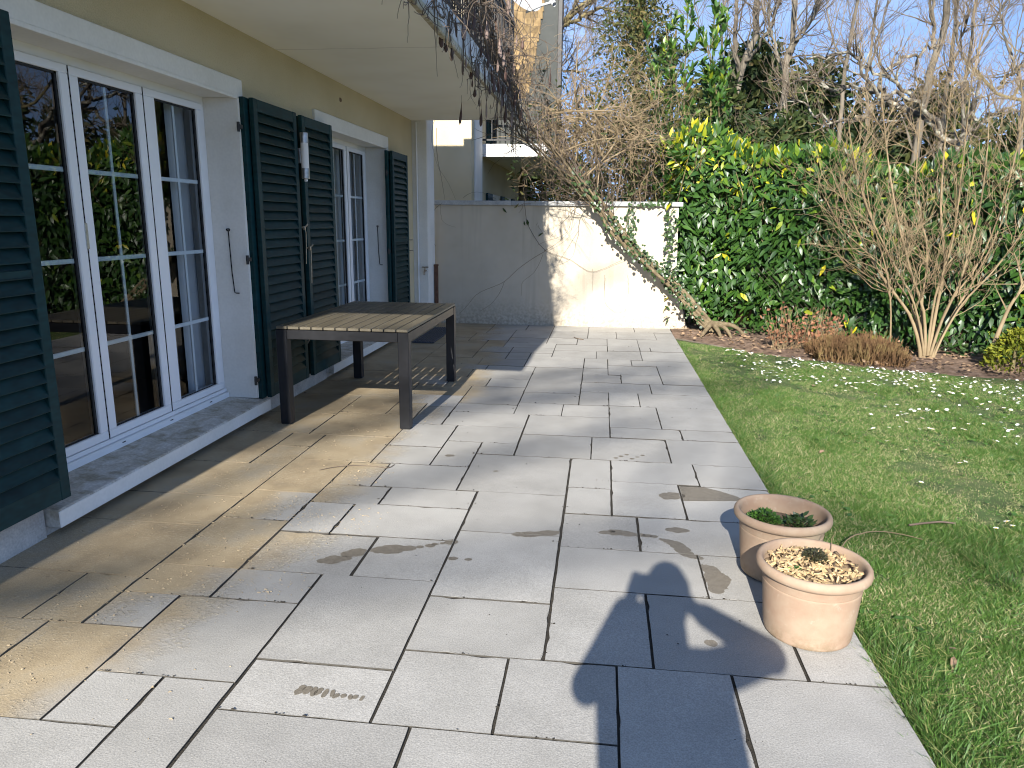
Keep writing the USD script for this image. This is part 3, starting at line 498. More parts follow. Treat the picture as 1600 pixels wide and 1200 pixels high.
# dim rooms behind the windows
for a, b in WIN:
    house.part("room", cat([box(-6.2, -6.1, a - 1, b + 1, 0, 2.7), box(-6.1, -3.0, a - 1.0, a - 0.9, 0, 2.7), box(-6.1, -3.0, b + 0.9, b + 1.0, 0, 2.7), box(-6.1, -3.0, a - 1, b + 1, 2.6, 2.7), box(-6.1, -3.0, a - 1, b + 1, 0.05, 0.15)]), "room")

FX = -2.835      # window frame face
for wi, (a, b) in enumerate(WIN):
    # surround: head and jambs standing proud, reveals lined white
    hd = cat([box(-2.99, TX, a - 0.075, b + 0.085, ZT, 2.445, 0.004), box(-2.99, TX, b, b + 0.085, ZB, ZT, 0.003), box(-2.99, TX, a - 0.075, a, ZB, ZT, 0.003)])
    sur = house.part("window_surround", hd, "trim")
    house.part("surround_bead", cat([box(TX - 0.03, TX + 0.004, b + 0.012, b + 0.045, ZB, ZT - 0.003, 0.003), box(TX - 0.03, TX + 0.003, a, b, ZT - 0.012, ZT + 0.012, 0.003)]), "trim", under=sur)
    sl = house.part("window_sill", cat([(lambda m: (np.where((m[0][:, 2:3] > 0.1) & (m[0][:, 0:1] > -2.7) & (np.arange(3) == 2), m[0] - 0.018, m[0]), m[1]))(box(-2.86, -2.512, a - 0.06, b + 0.07, 0.045, 0.155, 0.006))]), "sill")
    house.part("sill_front", box(-2.514, -2.508, a - 0.0605, b + 0.0705, 0.047, 0.128, 0.002), "trim", under=sl)
    win = house.part("french_window", cat([box(FX - 0.07, FX, a, b, 2.262, ZT + 0.01, 0.004), box(FX - 0.07, FX, a, a + 0.045, 0.2, 2.262, 0.004), box(FX - 0.07, FX, b - 0.04, b, 0.2, 2.262, 0.004),
                                        box(FX - 0.09, FX + 0.03, a, b, 0.150, 0.192, 0.004), box(FX - 0.09, FX + 0.012, a, b, 0.194, 0.222, 0.004)]), "pvc")
    house.part("drain_slot", cat([box(FX + 0.029, FX + 0.0315, y, y + 0.03, 0.176, 0.182) for y in np.arange(a + 0.35, b, 0.5)]), "gasket", under=win)
    e = [a + 0.05, a + 0.05 + (b - a - 0.1) * 0.347, a + 0.05 + (b - a - 0.1) * 0.672, b - 0.045] if wi == 0 else [a + 0.05, 7.425, 8.075, b - 0.045]
    if wi == 0: e = [3.075, 3.79, 4.432, 5.112]
    for k in range(3):
        y0, y1 = e[k] + 0.003, e[k + 1] - 0.003; s0, s1 = 0.072, 0.066
        if k == 2: s0 = 0.115 if wi == 0 else 0.09
        sash = house.part("sash", cat([box(FX - 0.05, FX + 0.012, y0, y1, 2.226, 2.262 + 0.01, 0.005), box(FX - 0.05, FX + 0.012, y0, y1, 0.226, 0.276, 0.005), box(FX - 0.05, FX + 0.012, y0, y0 + s0, 0.276, 2.226, 0.005), box(FX - 0.05, FX + 0.012, y1 - s1, y1, 0.276, 2.226, 0.005)]), "pvc", under=win)
        g0, g1 = y0 + s0, y1 - s1
        house.part("gasket", cat([box(FX - 0.012, FX - 0.004, g0 - 0.002, g0 + 0.004, 0.276, 2.226), box(FX - 0.02, FX - 0.004, g1 - 0.016, g1 + 0.002, 0.276, 2.226), box(FX - 0.012, FX - 0.004, g0, g1, 0.274, 0.281), box(FX - 0.012, FX - 0.004, g0, g1, 2.214, 2.228)]), "gasket", under=win)
        house.part("pane", (np.array([[FX - 0.012, g0, 0.276], [FX - 0.012, g1, 0.276], [FX - 0.012, g1, 2.226], [FX - 0.012, g0, 2.226]]), np.array([[0, 1, 2], [0, 2, 3]])), "glassdim" if k == 2 else "glass", under=win)
        gm = (g0 + g1) / 2
        for z in (0.772, 1.258, 1.738): house.part("glazing_bar", box(FX - 0.026, FX - 0.016, g0, g1, z - 0.013, z + 0.013, 0.002), "bar", under=win)
        house.part("glazing_bar", box(FX - 0.027, FX - 0.017, gm - 0.012, gm + 0.012, 0.276, 2.226, 0.002), "bar", under=win)
        if k < 2: house.part("meeting_seam", box(FX + 0.010, FX + 0.0128, y1 + 0.0005, y1 + 0.0055, 0.226, 2.27), "gasket", under=win)
    house.part("latch_plate", box(FX + 0.011, FX + 0.016, e[1] - 0.012, e[1] + 0.012, 1.32, 1.46, 0.002), "steel", under=win)
    # stay rod with its eye on the far reveal
    ry = b - 0.010
    rod = cat([tubes([[-2.712, ry, 1.41], [-2.705, ry, 1.1], [-2.695, ry, 0.955], [-2.68, ry, 0.95], [-2.66, ry, 0.95]], [[.0045] * 5], 6), tubes([[-2.712, ry + .012, 1.41], [-2.712, ry - 0.014, 1.41]], [[.012, .010]], 8)])
    house.part("shutter_stay", rod, "iron", smooth=40)

# balcony: slab, soffit, parapet rail
BX, BY0 = -1.19, 1.83
bal = house.part("balcony_slab", cat([box(WX, BX, BY0, YE, ZS, 3.0)]), "soffit")
house.part("fascia", box(BX, BX + 0.012, BY0, YE, ZS + 0.05, 3.02, 0.003), "fascia", under=bal)
house.part("slab_edge", box(BX - 0.03, BX + 0.018, BY0, YE + 0.004, ZS - 0.012, ZS + 0.048, 0.008), "drip", under=bal)
house.part("soffit_joint", box(WX, BX - 0.03, 5.895, 5.90, ZS - 0.0008, ZS + 0.002), "plinth", under=bal)
rail = house.part("balcony_railing", cat([box(BX - 0.06, BX - 0.02, BY0, YE, 3.90, 3.95, 0.004), box(BX - 0.055, BX - 0.025, BY0, YE, 3.08, 3.115, 0.004)]), "iron")
for i, y in enumerate(np.arange(BY0 + 0.06, YE, 0.11)):
    house.part("baluster", box(BX - 0.048, BX - 0.032, y - 0.008, y + 0.008, 3.11, 3.905), "iron", under=rail)

# a dark insect nest on the wall, curtains
for i, (z, y) in enumerate([(2.63, 7.32)]):
    v, f = meshkit.arrays(trimesh.creation.icosphere(2, 1.0))[:2]; v = v * [0.012, 0.03, 0.02] * (0.7 + 0.6 * meshkit.fbm(v * 2, 2, 5)[:, None]) + [WX, y, z]
    single("mud_nest", (v, f), "soil", "small dark mud nest stuck on the yellow wall under the balcony", "nest", smooth=True)
def curtain(name, y0, y1, x, amp, n, m, label, z0=0.16, z1=2.55, ph=0.0):
    y = np.linspace(y0, y1, n * 8); xs = x + amp * np.sin(np.linspace(0, n * 2 * np.pi, n * 8) + ph) + 0.3 * amp * np.sin(np.linspace(0, n * 5, n * 8))
    z = np.linspace(z0, z1, 6); V = np.stack([np.repeat(xs[:, None], 6, 1), np.repeat(y[:, None], 6, 1), np.repeat(z[None], len(y), 0)], -1).reshape(-1, 3)
    i, j = np.meshgrid(np.arange(len(y) - 1), np.arange(5), indexing="ij"); a = i * 6 + j
    F = np.concatenate([np.stack([a, a + 6, a + 7], -1).reshape(-1, 3), np.stack([a, a + 7, a + 1], -1).reshape(-1, 3)])
    single(name, (V, F), m, label, "curtain", smooth=True)
curtain("curtain", 4.90, 5.62, -2.98, 0.022, 5, "curtain", "grey sheer curtain inside the near window, at its far side")
curtain("curtain", 4.72, 4.86, -3.01, 0.018, 2, "browncurtain", "narrow brown curtain edge inside the near window")
curtain("curtain", 8.25, 9.2, -3.03, 0.02, 8, "curtain", "grey curtain inside the far window, at its far side")
curtain("curtain", 7.35, 8.15, -3.08, 0.02, 6, "browncurtain", "brown curtain inside the middle of the far window", z1=1.72)

# ---- louvred shutters, one thing each
def shutter(y0, y1, x, z0, z1, label, leaves=1, hinge="near", nl=31, mid=None):
    """x: outer face. A frame of stiles and rails round tilted louvres; folded shutters carry a second leaf behind."""
    t = Thing("shutter", label, "shutter", (x, y0 if hinge == "near" else y1, z0), group=None)
    T = 0.034
    for lf in range(leaves):
        xo = x - lf * 0.046; d = lf * (0.055 if hinge == "near" else -0.055); a, b = y0 - d * 1.0, y1 - d * 1.0
        st = 0.062
        fr = [box(xo - T, xo, a, a + st, z0, z1, 0.003), box(xo - T, xo, b - st, b, z0, z1, 0.003), box(xo - T + .001, xo - .001, a + st, b - st, z1 - 0.085, z1 - .0015, 0.003), box(xo - T + .001, xo - .001, a + st, b - st, z0 + .0015, z0 + 0.10, 0.003)]
        if mid: fr.append(box(xo - T + .001, xo - .001, a + st, b - st, mid - 0.02, mid + 0.02, 0.003))
        t.part("frame", cat(fr), "shutter")
        if lf == 0:
            zz = np.linspace(z0 + 0.10, z1 - 0.085, nl + 1); h = zz[1] - zz[0]
            for k in range(nl):
                zc = (zz[k] + zz[k + 1]) / 2
                m = box(xo - 0.019 - 0.004, xo - 0.019 + 0.004, a + st - 0.004, b - st + 0.004, zc - h * 0.60, zc + h * 0.60, 0.0025)
                t.part("louvre", rotated(m, [0, 1, 0], -math.radians(27), [xo - 0.019, 0, zc]), "shutter")
        else: t.part("panel", box(xo - T * 0.7, xo - T * 0.3, a + st - .004, b - st + .004, z0 + 0.09, z1 - 0.08), "shutter")
    hy = y0 if hinge == "near" else y1; s = -1 if hinge == "near" else 1
    return t, hy, s
def hinge_pins(t, y, s, zs, x):
    for z in zs:
        t.part("hinge", cat([box(x - 0.03, x - 0.005, min(y, y + s * 0.05), max(y, y + s * 0.05), z - 0.014, z + 0.014, 0.004), tubes([[x - 0.018, y + s * 0.045, z - 0.035], [x - 0.018, y + s * 0.045, z + 0.03]], [[.011, .011]], 8)]), "iron")
tA, _, _ = shutter(2.325, 3.045, -2.503, 0.178, 2.33, "dark green louvred shutter at the left edge of the photo, left of the near window", hinge="far", nl=29, mid=1.245)
tB, hy, s = shutter(5.225, 5.975, -2.497, 0.142, 2.328, "dark green louvred double shutter right of the near window, behind the table", leaves=2, hinge="near", nl=29)
hinge_pins(tB, 5.15, -1, (2.12, 1.20, 0.30), -2.54)
tC, hy, s = shutter(6.085, 6.775, -2.497, 0.136, 2.325, "dark green louvred shutter left of the far window, right of the wall lamp", leaves=2, hinge="far", nl=29)
tD, hy, s = shutter(8.735, 9.43, -2.495, 0.15, 2.282, "dark green louvred shutter right of the far window, nearest the end wall", leaves=2, hinge="near", nl=29, mid=1.235)
hinge_pins(tD, 8.70, -1, (2.03, 1.12, 0.30), -2.53)
for tt, y, zz in ((tB, 5.985, 1.42), (tC, 6.08, 1.25)):
    tt.part("catch", cat([tubes([[-2.50, y - 0.01, zz], [-2.47, y + 0.012, zz + 0.01], [-2.462, y + 0.03, zz + 0.03]], [[.007, .007, .006]], 6), tubes([[-2.475, y, zz + 0.012], [-2.47, y + 0.005, zz - 0.05], [-2.48, y + 0.006, zz - 0.30]], [[.004, .004, .004]], 6), box(-2.49, -2.47, y - 0.012, y + 0.012, zz - 0.02, zz + 0.014, 0.004)]), "zinc", smooth=40)
tD.part("catch", cat([tubes([[-2.495, 9.44, 1.235], [-2.46, 9.47, 1.235]], [[.007, .006]], 6), tubes([[-2.495, 9.44, 1.10], [-2.455, 9.475, 1.095]], [[.007, .006]], 6)]), "zinc")
for y in (5.975, 6.08): 
    pass
keep = Thing("shutter_keeper", "small metal keeper hook low in the gap between the two middle shutters", "hook", (-2.56, 6.03, 0.42))
keep.part("hook", cat([tubes([[-2.60, 6.03, 0.40], [-2.53, 6.03, 0.42], [-2.50, 6.025, 0.47]], [[.006, .006, .005]], 6), box(-2.605, -2.59, 6.01, 6.05, 0.38, 0.44, 0.003)]), "steel", smooth=40)

# ---- wall lamp
lamp = Thing("wall_lamp", "slim tubular wall lamp with metal ends between two shutters", "wall lamp", (-2.48, 6.05, 1.81))
lx, ly = -2.465, 6.035
lamp.part("lamp_tube", lathe([(0.0, 1.90), (0.031, 1.90), (0.031, 2.10), (0.0, 2.10)], (lx, ly, 0), 24), "opal", smooth=40)
lamp.part("end_cap", lathe([(0.0, 2.10), (0.033, 2.10), (0.033, 2.178), (0.030, 2.182), (0.0, 2.182)], (lx, ly, 0), 24), "steel", smooth=40)
lamp.part("end_cap", lathe([(0.0, 1.815), (0.030, 1.815), (0.033, 1.82), (0.033, 1.90), (0.0, 1.90)], (lx, ly, 0), 24), "steel", smooth=40)
lamp.part("sensor", lathe([(0, 1.793), (0.012, 1.795), (0.016, 1.806), (0.014, 1.815), (0, 1.815)], (lx, ly, 0), 16), "opal", smooth=True)
lamp.part("wall_plate", box(WX, lx - 0.03, ly - 0.02, ly + 0.02, 1.94, 2.06, 0.004), "steel")

# ---- garden tap and pipe at the pilaster
tap = Thing("garden_tap", "brass garden tap on the corner pilaster", "tap", (-2.42, YE, 0.80))
tap.part("body", cat([tubes([[-2.43, YE, 0.80], [-2.43, YE - 0.075, 0.80], [-2.43, YE - 0.10, 0.785], [-2.43, YE - 0.105, 0.745]], [[.013, .013, .012, .012]], 10), tubes([[-2.43, YE - 0.055, 0.80], [-2.43, YE - 0.055, 0.85]], [[.010, .008]], 8)]), "zinc", smooth=40)
tap.part("handle", cat([tubes([[-2.475, YE - 0.055, 0.85], [-2.385, YE - 0.055, 0.85]], [[.008, .008]], 8), tubes([[-2.43, YE - 0.10, 0.85], [-2.43, YE - 0.01, 0.85]], [[.008, .008]], 8)]), "zinc", smooth=40)
single("drain_pipe", cat([box(-2.385, -2.335, YE + 0.30, YE + 0.35, 0, 0.86, 0.006), box(-2.39, -2.33, YE + 0.295, YE + 0.355, 0.84, 0.87, 0.004)]), "rust", "rusty brown square pipe standing in the corner by the tap", "pipe")

# ---- the wall at the end of the terrace
bw = Thing("boundary_wall", "cream rendered garden wall closing off the far end of the terrace", "wall", (-0.6, 10.62, 0))
prof = Polygon([(-2.42, -0.1), (1.30, -0.1), (1.235, 0.02), (1.16, 0.30), (1.05, 0.55), (1.03, 1.70), (-2.42, 1.70)])
m = trimesh.creation.extrude_polygon(prof, 0.22, engine="earcut"); v = np.array(m.vertices); v = np.c_[v[:, 0], 10.60 + 0.22 - v[:, 2], v[:, 1]]
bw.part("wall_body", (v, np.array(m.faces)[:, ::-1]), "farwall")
for a, b in ((-2.47, -1.30), (-1.297, -0.10), (-0.097, 1.08)): bw.part("coping_stone", box(a, b, 10.555, 10.87, 1.702, 1.765, 0.006), "coping")

# ---- slatted mat
dm = Thing("door_mat", "grey ribbed mat on the paving below the far window", "mat", (-2.17, 9.38, 0))
dm.part("mat_backing", box(-2.30, -2.03, 8.73, 10.03, 0.004, 0.012), "mat")
for i, x in enumerate(np.linspace(-2.292, -2.038, 9)): dm.part("rib", box(x - 0.010, x + 0.010, 8.735, 10.025, 0.0125, 0.021, 0.003), "mat")

# ================================================================== the neighbour's house
nb = Thing("neighbour_house", "neighbouring yellow house with a white balcony beyond the garden wall", "house", (-2.4, 14.0, 0))
NY, NX = 14.0, -2.485
nb.part("end_wall", box(-9.0, NX, NY, NY + 0.3, -0.1, 6.0), "wall")
nb.part("corner_pilaster", box(NX - 0.2, NX + 0.02, NY + 0.302, NY + 1.15, -0.1, 6.0, 0.01), "trim")
nb.part("front_wall", box(-2.8, NX, NY + 1.15, 27.0, -0.1, 6.0), "wall"); NY = 15.2
nbb = nb.part("balcony_slab", box(NX, -1.17, NY, 25.5, 2.755, 2.80), "soffit")
nb.part("balcony_edge", cat([box(NX, -1.155, NY - 0.012, NY, 2.74, 2.985, 0.004), box(-1.17, -1.155, NY, 25.5, 2.74, 2.985, 0.004), box(NX + .02, -1.18, NY + .003, 25.4, 2.805, 2.98)]), "fascia", under=nbb)
nr = nb.part("balcony_railing", cat([box(NX, -1.19, NY + 0.03, NY + 0.06, 3.80, 3.84), box(NX, -1.19, NY + 0.03, NY + 0.06, 3.05, 3.085), box(-1.22, -1.19, NY + .03, 25.4, 3.80, 3.84), box(-1.22, -1.19, NY + .03, 25.4, 3.05, 3.085)]), "iron")
for x in np.arange(NX + 0.08, -1.2, 0.115): nb.part("baluster", box(x - .009, x + .009, NY + 0.036, NY + 0.054, 3.085, 3.80), "iron", under=nr)
nb.part("baluster_row", cat([box(-1.214, -1.196, y - .009, y + .009, 3.085, 3.80) for y in np.arange(NY + .15, 25.3, 0.115)]), "iron", under=nr, kind="stuff")
for y0, y1 in ((15.7, 16.4), (17.8, 18.5), (19.9, 20.6)):
    for z0, z1 in ((3.02, 5.0), (0.1, 2.05)):
        sh = nb.part("shutter", box(NX, NX + 0.05, y0, y1, z0, z1, 0.004), "shutter")
        nb.part("louvre_panel", cat([rotated(box(NX + .051, NX + .057, y0 + .07, y1 - .07, z - .03, z + .03), [0, 1, 0], -.4, [NX + .054, 0, z]) for z in np.arange(z0 + .1, z1 - .05, .07)]), "shutter", under=sh)
for y0, y1 in ((16.4, 17.8), (18.5, 19.9)):
    for z0, z1 in ((3.02, 5.0), (0.1, 2.05)):
        w = nb.part("window", box(NX - 0.02, NX + 0.02, y0, y1, z0, z1, 0.003), "trim")
        for k in range(2):
            ya = y0 + 0.08 + k * (y1 - y0) / 2; nb.part("pane", box(NX + .021, NX + .026, ya, ya + (y1 - y0) / 2 - 0.16, z0 + 0.1, z1 - 0.12), "glassdim", under=w)
# tile-hung gable, its shadowed part painted as dark cladding; clad slope, verge board
nb.part("gable", (lambda m: m)(box(-2.3, -1.05, 16.02, 16.2, 3.0, 7.0)), "shaded_slate")
gp = Polygon([(-2.25, 3.95), (-1.75, 3.95), (-1.62, 4.2), (-1.40, 5.45), (-1.20, 6.9), (-2.25, 6.9)])
row = 0
for z in np.arange(3.1, 6.9, 0.14):
    for x in np.arange(-2.25 + (row % 2) * 0.07, -1.2, 0.14):
        t_ = sbox(x + .003, z, x + .137, z + .15).intersection(gp)
        if t_.area > 0.006 and t_.geom_type == "Polygon":
            b = t_.bounds; nb.part("roof_tile", rotated(box(b[0], b[2], 15.985, 16.0, b[1], b[3]), [1, 0, 0], 0.06, [0, 16.0, b[3]]), "tile")
    row += 1
nb.part("verge_board", box(-1.06, -0.965, 15.95, 16.25, 3.45, 7.0, 0.01), "iron")
nb.part("clad_slope", (np.array([[-1.05, 16.2, 3.3], [-1.05, 26, 3.3], [-2.3, 26, 7.0], [-2.3, 16.2, 7.0]]), np.array([[0, 1, 2], [0, 2, 3]])), "shaded_slate")
# ---- satellite dish on the end of our balcony rail
ds = Thing("satellite_dish", "pale satellite dish with its arm fixed at the far end of the balcony", "satellite dish", (-1.15, 9.9, 3.95))
a = np.linspace(0, 2 * np.pi, 40, endpoint=False); V = [[0, 0, 0]]; F = []
for i, r in enumerate((0.1, 0.2, 0.30, 0.31)):
    V += [[r * math.cos(t), r * math.sin(t) * 1.1, 0.55 * r * r if i < 3 else 0.045] for t in a]
for j in range(40): F.append([0, 1 + j, 1 + (j + 1) % 40])
for i in range(3):
    for j in range(40): A = 1 + i * 40 + j; B = 1 + i * 40 + (j + 1) % 40; F += [[A, A + 40, B + 40], [A, B + 40, B]]
V = np.array(V); D = np.array([0.62, -0.60, 0.50]); D /= np.linalg.norm(D); e1 = np.cross([0, 0, 1.0], D); e1 /= np.linalg.norm(e1); e2 = np.cross(D, e1)
dc = PX(812, -14, 10.0)
ds.part("reflector", (dc + V[:, :1] * e1 + V[:, 1:2] * e2 + V[:, 2:] * D, np.array(F)), "dish", smooth=True)
base = dc - e2 * 0.30 + D * 0.03; tipp = PX(868, 2, 9.75)
ds.part("arm", cat([tubes([base - D * 0.05, base + (tipp - base) * 0.5, tipp], [[.017, .017, .017]], 8)]), "dish")
ds.part("receiver", tubes([tipp - D * 0.02 + [0, 0, -.02], tipp - D * 0.10 + [0, 0, 0.06]], [[.03, .028]], 12), "dish", smooth=40)
ds.part("mast", tubes([[dc[0] - 0.1, dc[1] + .05, 3.0], [dc[0] - 0.1, dc[1] + .05, dc[2] + .05]], [[.022, .022]], 10), "steel")
# ================================================================== the garden table
tb = Thing("garden_table", "dark metal garden table with a slatted wood-look top against the shutters", "table", (-1.83, 5.84, 0))
tx0, tx1, ty0, ty1, tz = -2.325, -1.342, 4.99, 6.70, 0.735
for x in (tx0, tx1 - 0.078):
    for y in (ty0, ty1 - 0.078):
        lg = tb.part("leg", box(x, x + 0.078, y, y + 0.078, 0.008, 0.712, 0.003), "tableframe")
        tb.part("foot", box(x + .004, x + .074, y + .004, y + .074, 0.0035, 0.010), "gasket", under=lg)
tb.part("rail", box(tx0 + .079, tx1 - .079, ty0 + .003, ty0 + .045, 0.642, 0.711, 0.003), "tableframe"); tb.part("rail", box(tx0 + .079, tx1 - .079, ty1 - .045, ty1 - .003, 0.642, 0.711, 0.003), "tableframe")
tb.part("rail", box(tx0 + .003, tx0 + .045, ty0 + .079, ty1 - .079, 0.642, 0.711, 0.003), "tableframe"); tb.part("rail", box(tx1 - .045, tx1 - .003, ty0 + .079, ty1 - .079, 0.642, 0.711, 0.003), "tableframe")
for y in np.linspace(ty0 + 0.30, ty1 - 0.30, 4): tb.part("crossbar", box(tx0 + .046, tx1 - .046, y - 0.02, y + 0.02, 0.672, 0.709, 0.002), "tableframe")
w = (tx1 - tx0) / 11
for k in range(11): tb.part("slat", box(tx0 + k * w + .0042, tx0 + (k + 1) * w - .0042, ty0 - .002, ty1 + .002, 0.7155, tz, 0.0025), "slat")

for k in range(11):
    for y in (ty0 + .024, ty1 - .024): tb.part("screw", lathe([(0, .7362), (.003, .7361), (.0038, .7352), (.0038, .7345)], (tx0 + (k + .5) * w, y, 0), 8), "steel")

# ================================================================== flower pots
def pot(cx, cy, label, fill):
    t = Thing("flower_pot", label, "flower pot", (cx, cy, 0))
    prof = [(0.0, 0.004), (0.148, 0.004), (0.154, 0.008), (0.156, 0.016), (0.158, 0.03), (0.166, 0.11), (0.1735, 0.200), (0.1745, 0.206), (0.1725, 0.2085), (0.1745, 0.212), (0.177, 0.238), (0.181, 0.244), (0.194, 0.250), (0.2005, 0.257), (0.203, 0.268), (0.201, 0.279),
            (0.195, 0.287), (0.188, 0.289), (0.181, 0.286), (0.177, 0.277), (0.1745, 0.262), (0.172, 0.24), (0.169, 0.235), (0.163, fill - 0.03), (0.0, fill - 0.03)]
    t.part("pot_body", lathe(prof, (cx, cy, 0.0), 96), "terracotta", smooth=50)
    a = np.linspace(0, 2 * np.pi, 48, endpoint=False); V = [[cx, cy, fill]]; F = []
    for r in (0.055, 0.11, 0.172):
        for q in a: V.append([cx + r * math.cos(q), cy + r * math.sin(q), fill + 0.018 * (meshkit.noise(np.array([[r * 30 * math.cos(q), r * 30 * math.sin(q), cx]]))[0] - 0.5) - 0.01 * (r > .15)])
    for j in range(48): F.append([0, 1 + j, 1 + (j + 1) % 48])
    for i in range(2):
        for j in range(48): A = 1 + i * 48 + j; B = 1 + i * 48 + (j + 1) % 48; F += [[A, A + 48, B + 48], [A, B + 48, B]]
    t.part("soil", (np.array(V), np.array(F)), "potsoil", smooth=True)
    return t
P1, P2 = (0.815, 2.605), (0.815, 3.085)
pot(*P1, "terracotta pot filled with wood chips, nearest on the paving edge", 0.252)
pot(*P2, "terracotta pot with two small green plants, behind the pot of wood chips", 0.222)
rg = np.random.default_rng(11)
mul = Thing("wood_chip_mulch", "pale wood chips covering the soil of the nearest pot", "wood chips", (*P1, 0.25))
for i in range(420):
    r = 0.166 * math.sqrt(rg.random()); q = rg.uniform(0, 2 * np.pi); L, W, H = rg.uniform(.014, .042), rg.uniform(.006, .017), rg.uniform(.002, .005)
    V = np.array([[-L / 2, -W / 2 * rg.uniform(.3, 1), 0], [L / 2, -W / 2 * rg.uniform(.2, 1), 0], [L / 2 * rg.uniform(.5, 1), W / 2, 0], [-L / 2 * rg.uniform(.6, 1), W / 2 * rg.uniform(.4, 1), 0]]); V = np.vstack([V, V * [.9, .85, 0] + [0, 0, H]])
    R = trimesh.transformations.euler_matrix(rg.normal(0, .45), rg.normal(0, .4), rg.uniform(0, 6.28))[:3, :3]
    V = V @ R.T + [P1[0] + r * math.cos(q), P1[1] + r * math.sin(q), 0.253 + rg.uniform(0, .014) + 0.006 * (1 - r / .166)]
    mul.part("wood_chip", (V, np.array([[0, 2, 1], [0, 3, 2], [4, 5, 6], [4, 6, 7], [0, 1, 5], [0, 5, 4], [1, 2, 6], [1, 6, 5], [2, 3, 7], [2, 7, 6], [3, 0, 4], [3, 4, 7]])), "chipdark" if rg.random() < 0.16 else "chip")
def tuft_plant(name, c, rad, h, n, size, m, label, seed, cat_="plant", upright=0.5):
    r = np.random.default_rng(seed); q = r.uniform(0, 6.28, n); rr = rad * np.sqrt(r.random(n)); z = h * (1 - (rr / rad) ** 2 * 0.8) * r.uniform(.25, 1, n)
    pos = np.c_[c[0] + rr * np.cos(q), c[1] + rr * np.sin(q), c[2] + z]; ax = np.c_[np.cos(q) * r.uniform(.3, 1, n), np.sin(q) * r.uniform(.3, 1, n), upright + r.normal(0, .35, n)]
    me, ti = leafcloud(pos, ax, r.normal(0, .3, (n, 3)) + [0, 0, 1], size * r.uniform(.7, 1.3, n), width=.55, tint=r.random(n))
    t = Thing(name, label, cat_, tuple(c)); t.part("leaves", me, m, tint=ti)
    st = []
    for i in range(min(24, n)): st.append([[c[0] + .3 * (pos[i, 0] - c[0]), c[1] + .3 * (pos[i, 1] - c[1]), c[2] - .01], (np.array(c) + pos[i]) / 2, pos[i]])
    t.part("stems", tubes(np.array(st), np.full((len(st), 3), .0012), 3), "darkherb" if m == "darkherb" else "herb", tint=np.full(len(st) * 9, .3))
    return t
tuft_plant("pot_plant", (P1[0] + 0.02, P1[1] + 0.055, 0.262), 0.042, 0.045, 420, 0.011, "darkherb", "dark purplish cushion plant among the wood chips of the nearest pot", 21)
tuft_plant("seedling", (P1[0] - 0.075, P1[1] - 0.045, 0.262), 0.012, 0.022, 14, 0.014, "herb", "tiny green seedling at the left of the wood chips", 22)
tuft_plant("pot_plant", (P2[0] - 0.07, P2[1] + 0.02, 0.224), 0.065, 0.05, 620, 0.016, "herb", "bright green cushion plant at the left in the far pot", 23)
tuft_plant("pot_plant", (P2[0] + 0.07, P2[1] - 0.03, 0.224), 0.06, 0.055, 130, 0.028, "ivy", "dark leafy rosette at the right in the far pot", 24)
r = np.random.default_rng(25); n = 60; q = r.uniform(0, 6.28, n); rr = .06 * np.sqrt(r.random(n)); pos = np.c_[P2[0] - .0 + rr * np.cos(q), P2[1] - .03 + rr * np.sin(q), np.full(n, .222)]
single("dry_litter", leafcloud(pos, np.c_[np.cos(q), np.sin(q), r.uniform(.1, .8, n)], np.tile([0, 0, 1.], (n, 1)), .025, width=.2)[0], "deadleaf", "dry straw litter on the soil between the two plants of the far pot", "litter", kind="stuff")
single("twig", tubes(*[np.array(a)[None] for a in ([[P1[0] + .10, P1[1] + .13, .27], [P1[0] + .105, P1[1] + .15, .31], [P1[0] + .12, P1[1] + .16, .335]], [.0018, .0014, .001])], 4), "tantwig", "short dry twig sticking up at the back of the wood chips", "twig")

# ================================================================== lawn, bed
LE = np.array([[0.985, 0.6], [0.990, 3.0], [0.992, 6.0], [1.000, 9.75]])                     # edge against the paving
BE = np.array([[1.02, 9.80], [1.35, 9.45], [1.70, 9.02], [2.30, 8.52], [2.85, 8.18], [3.45, 7.95], [4.25, 7.70], [5.6, 7.3], [8.0, 6.3], [11, 4.5]])   # edge against the bed
def ground_z(x, y):
    p = np.stack([np.asarray(x, float) * 1.3, np.asarray(y, float) * 1.3, np.zeros_like(np.asarray(x, float))], -1)
    return -0.038 + 0.05 * (meshkit.fbm(p, 3, 4) - 0.5) + 0.016 * (meshkit.fbm(p * 6, 2, 9) - 0.5)
gx, gy = np.meshgrid(np.arange(0.9, 11.01, 0.12), np.arange(-3.0, 14.61, 0.12), indexing="ij"); gz = ground_z(gx, gy)
by = np.interp(gx, BE[:, 0], BE[:, 1]); inbed = np.clip((gy - by) / 0.35, 0, 1)
gx2 = np.where(gx < 0.99, 0.985, gx); gz = gz + np.where(gx < 0.99, -0.03, 0)
V = np.stack([gx2, gy, gz], -1).reshape(-1, 3); ni, nj = gx.shape; i, j = np.meshgrid(np.arange(ni - 1), np.arange(nj - 1), indexing="ij"); A = i * nj + j
F = np.concatenate([np.stack([A, A + nj, A + nj + 1], -1).reshape(-1, 3), np.stack([A, A + nj + 1, A + 1], -1).reshape(-1, 3)])
single("lawn", (V, F), "lawnsoil", kind="structure", smooth=True)
bx, bt = np.meshgrid(np.linspace(1.0, 11, 90), np.linspace(0, 1, 34), indexing="ij"); bb = np.interp(bx, BE[:, 0], BE[:, 1]); byy = bb + bt * 4.6
bz = ground_z(bx, byy) + np.clip(bt * 8, 0, 1) * 0.05 * (0.6 + 1.2 * meshkit.fbm(np.stack([bx * 5, byy * 5, bx * 0], -1), 3, 2)) - 0.012
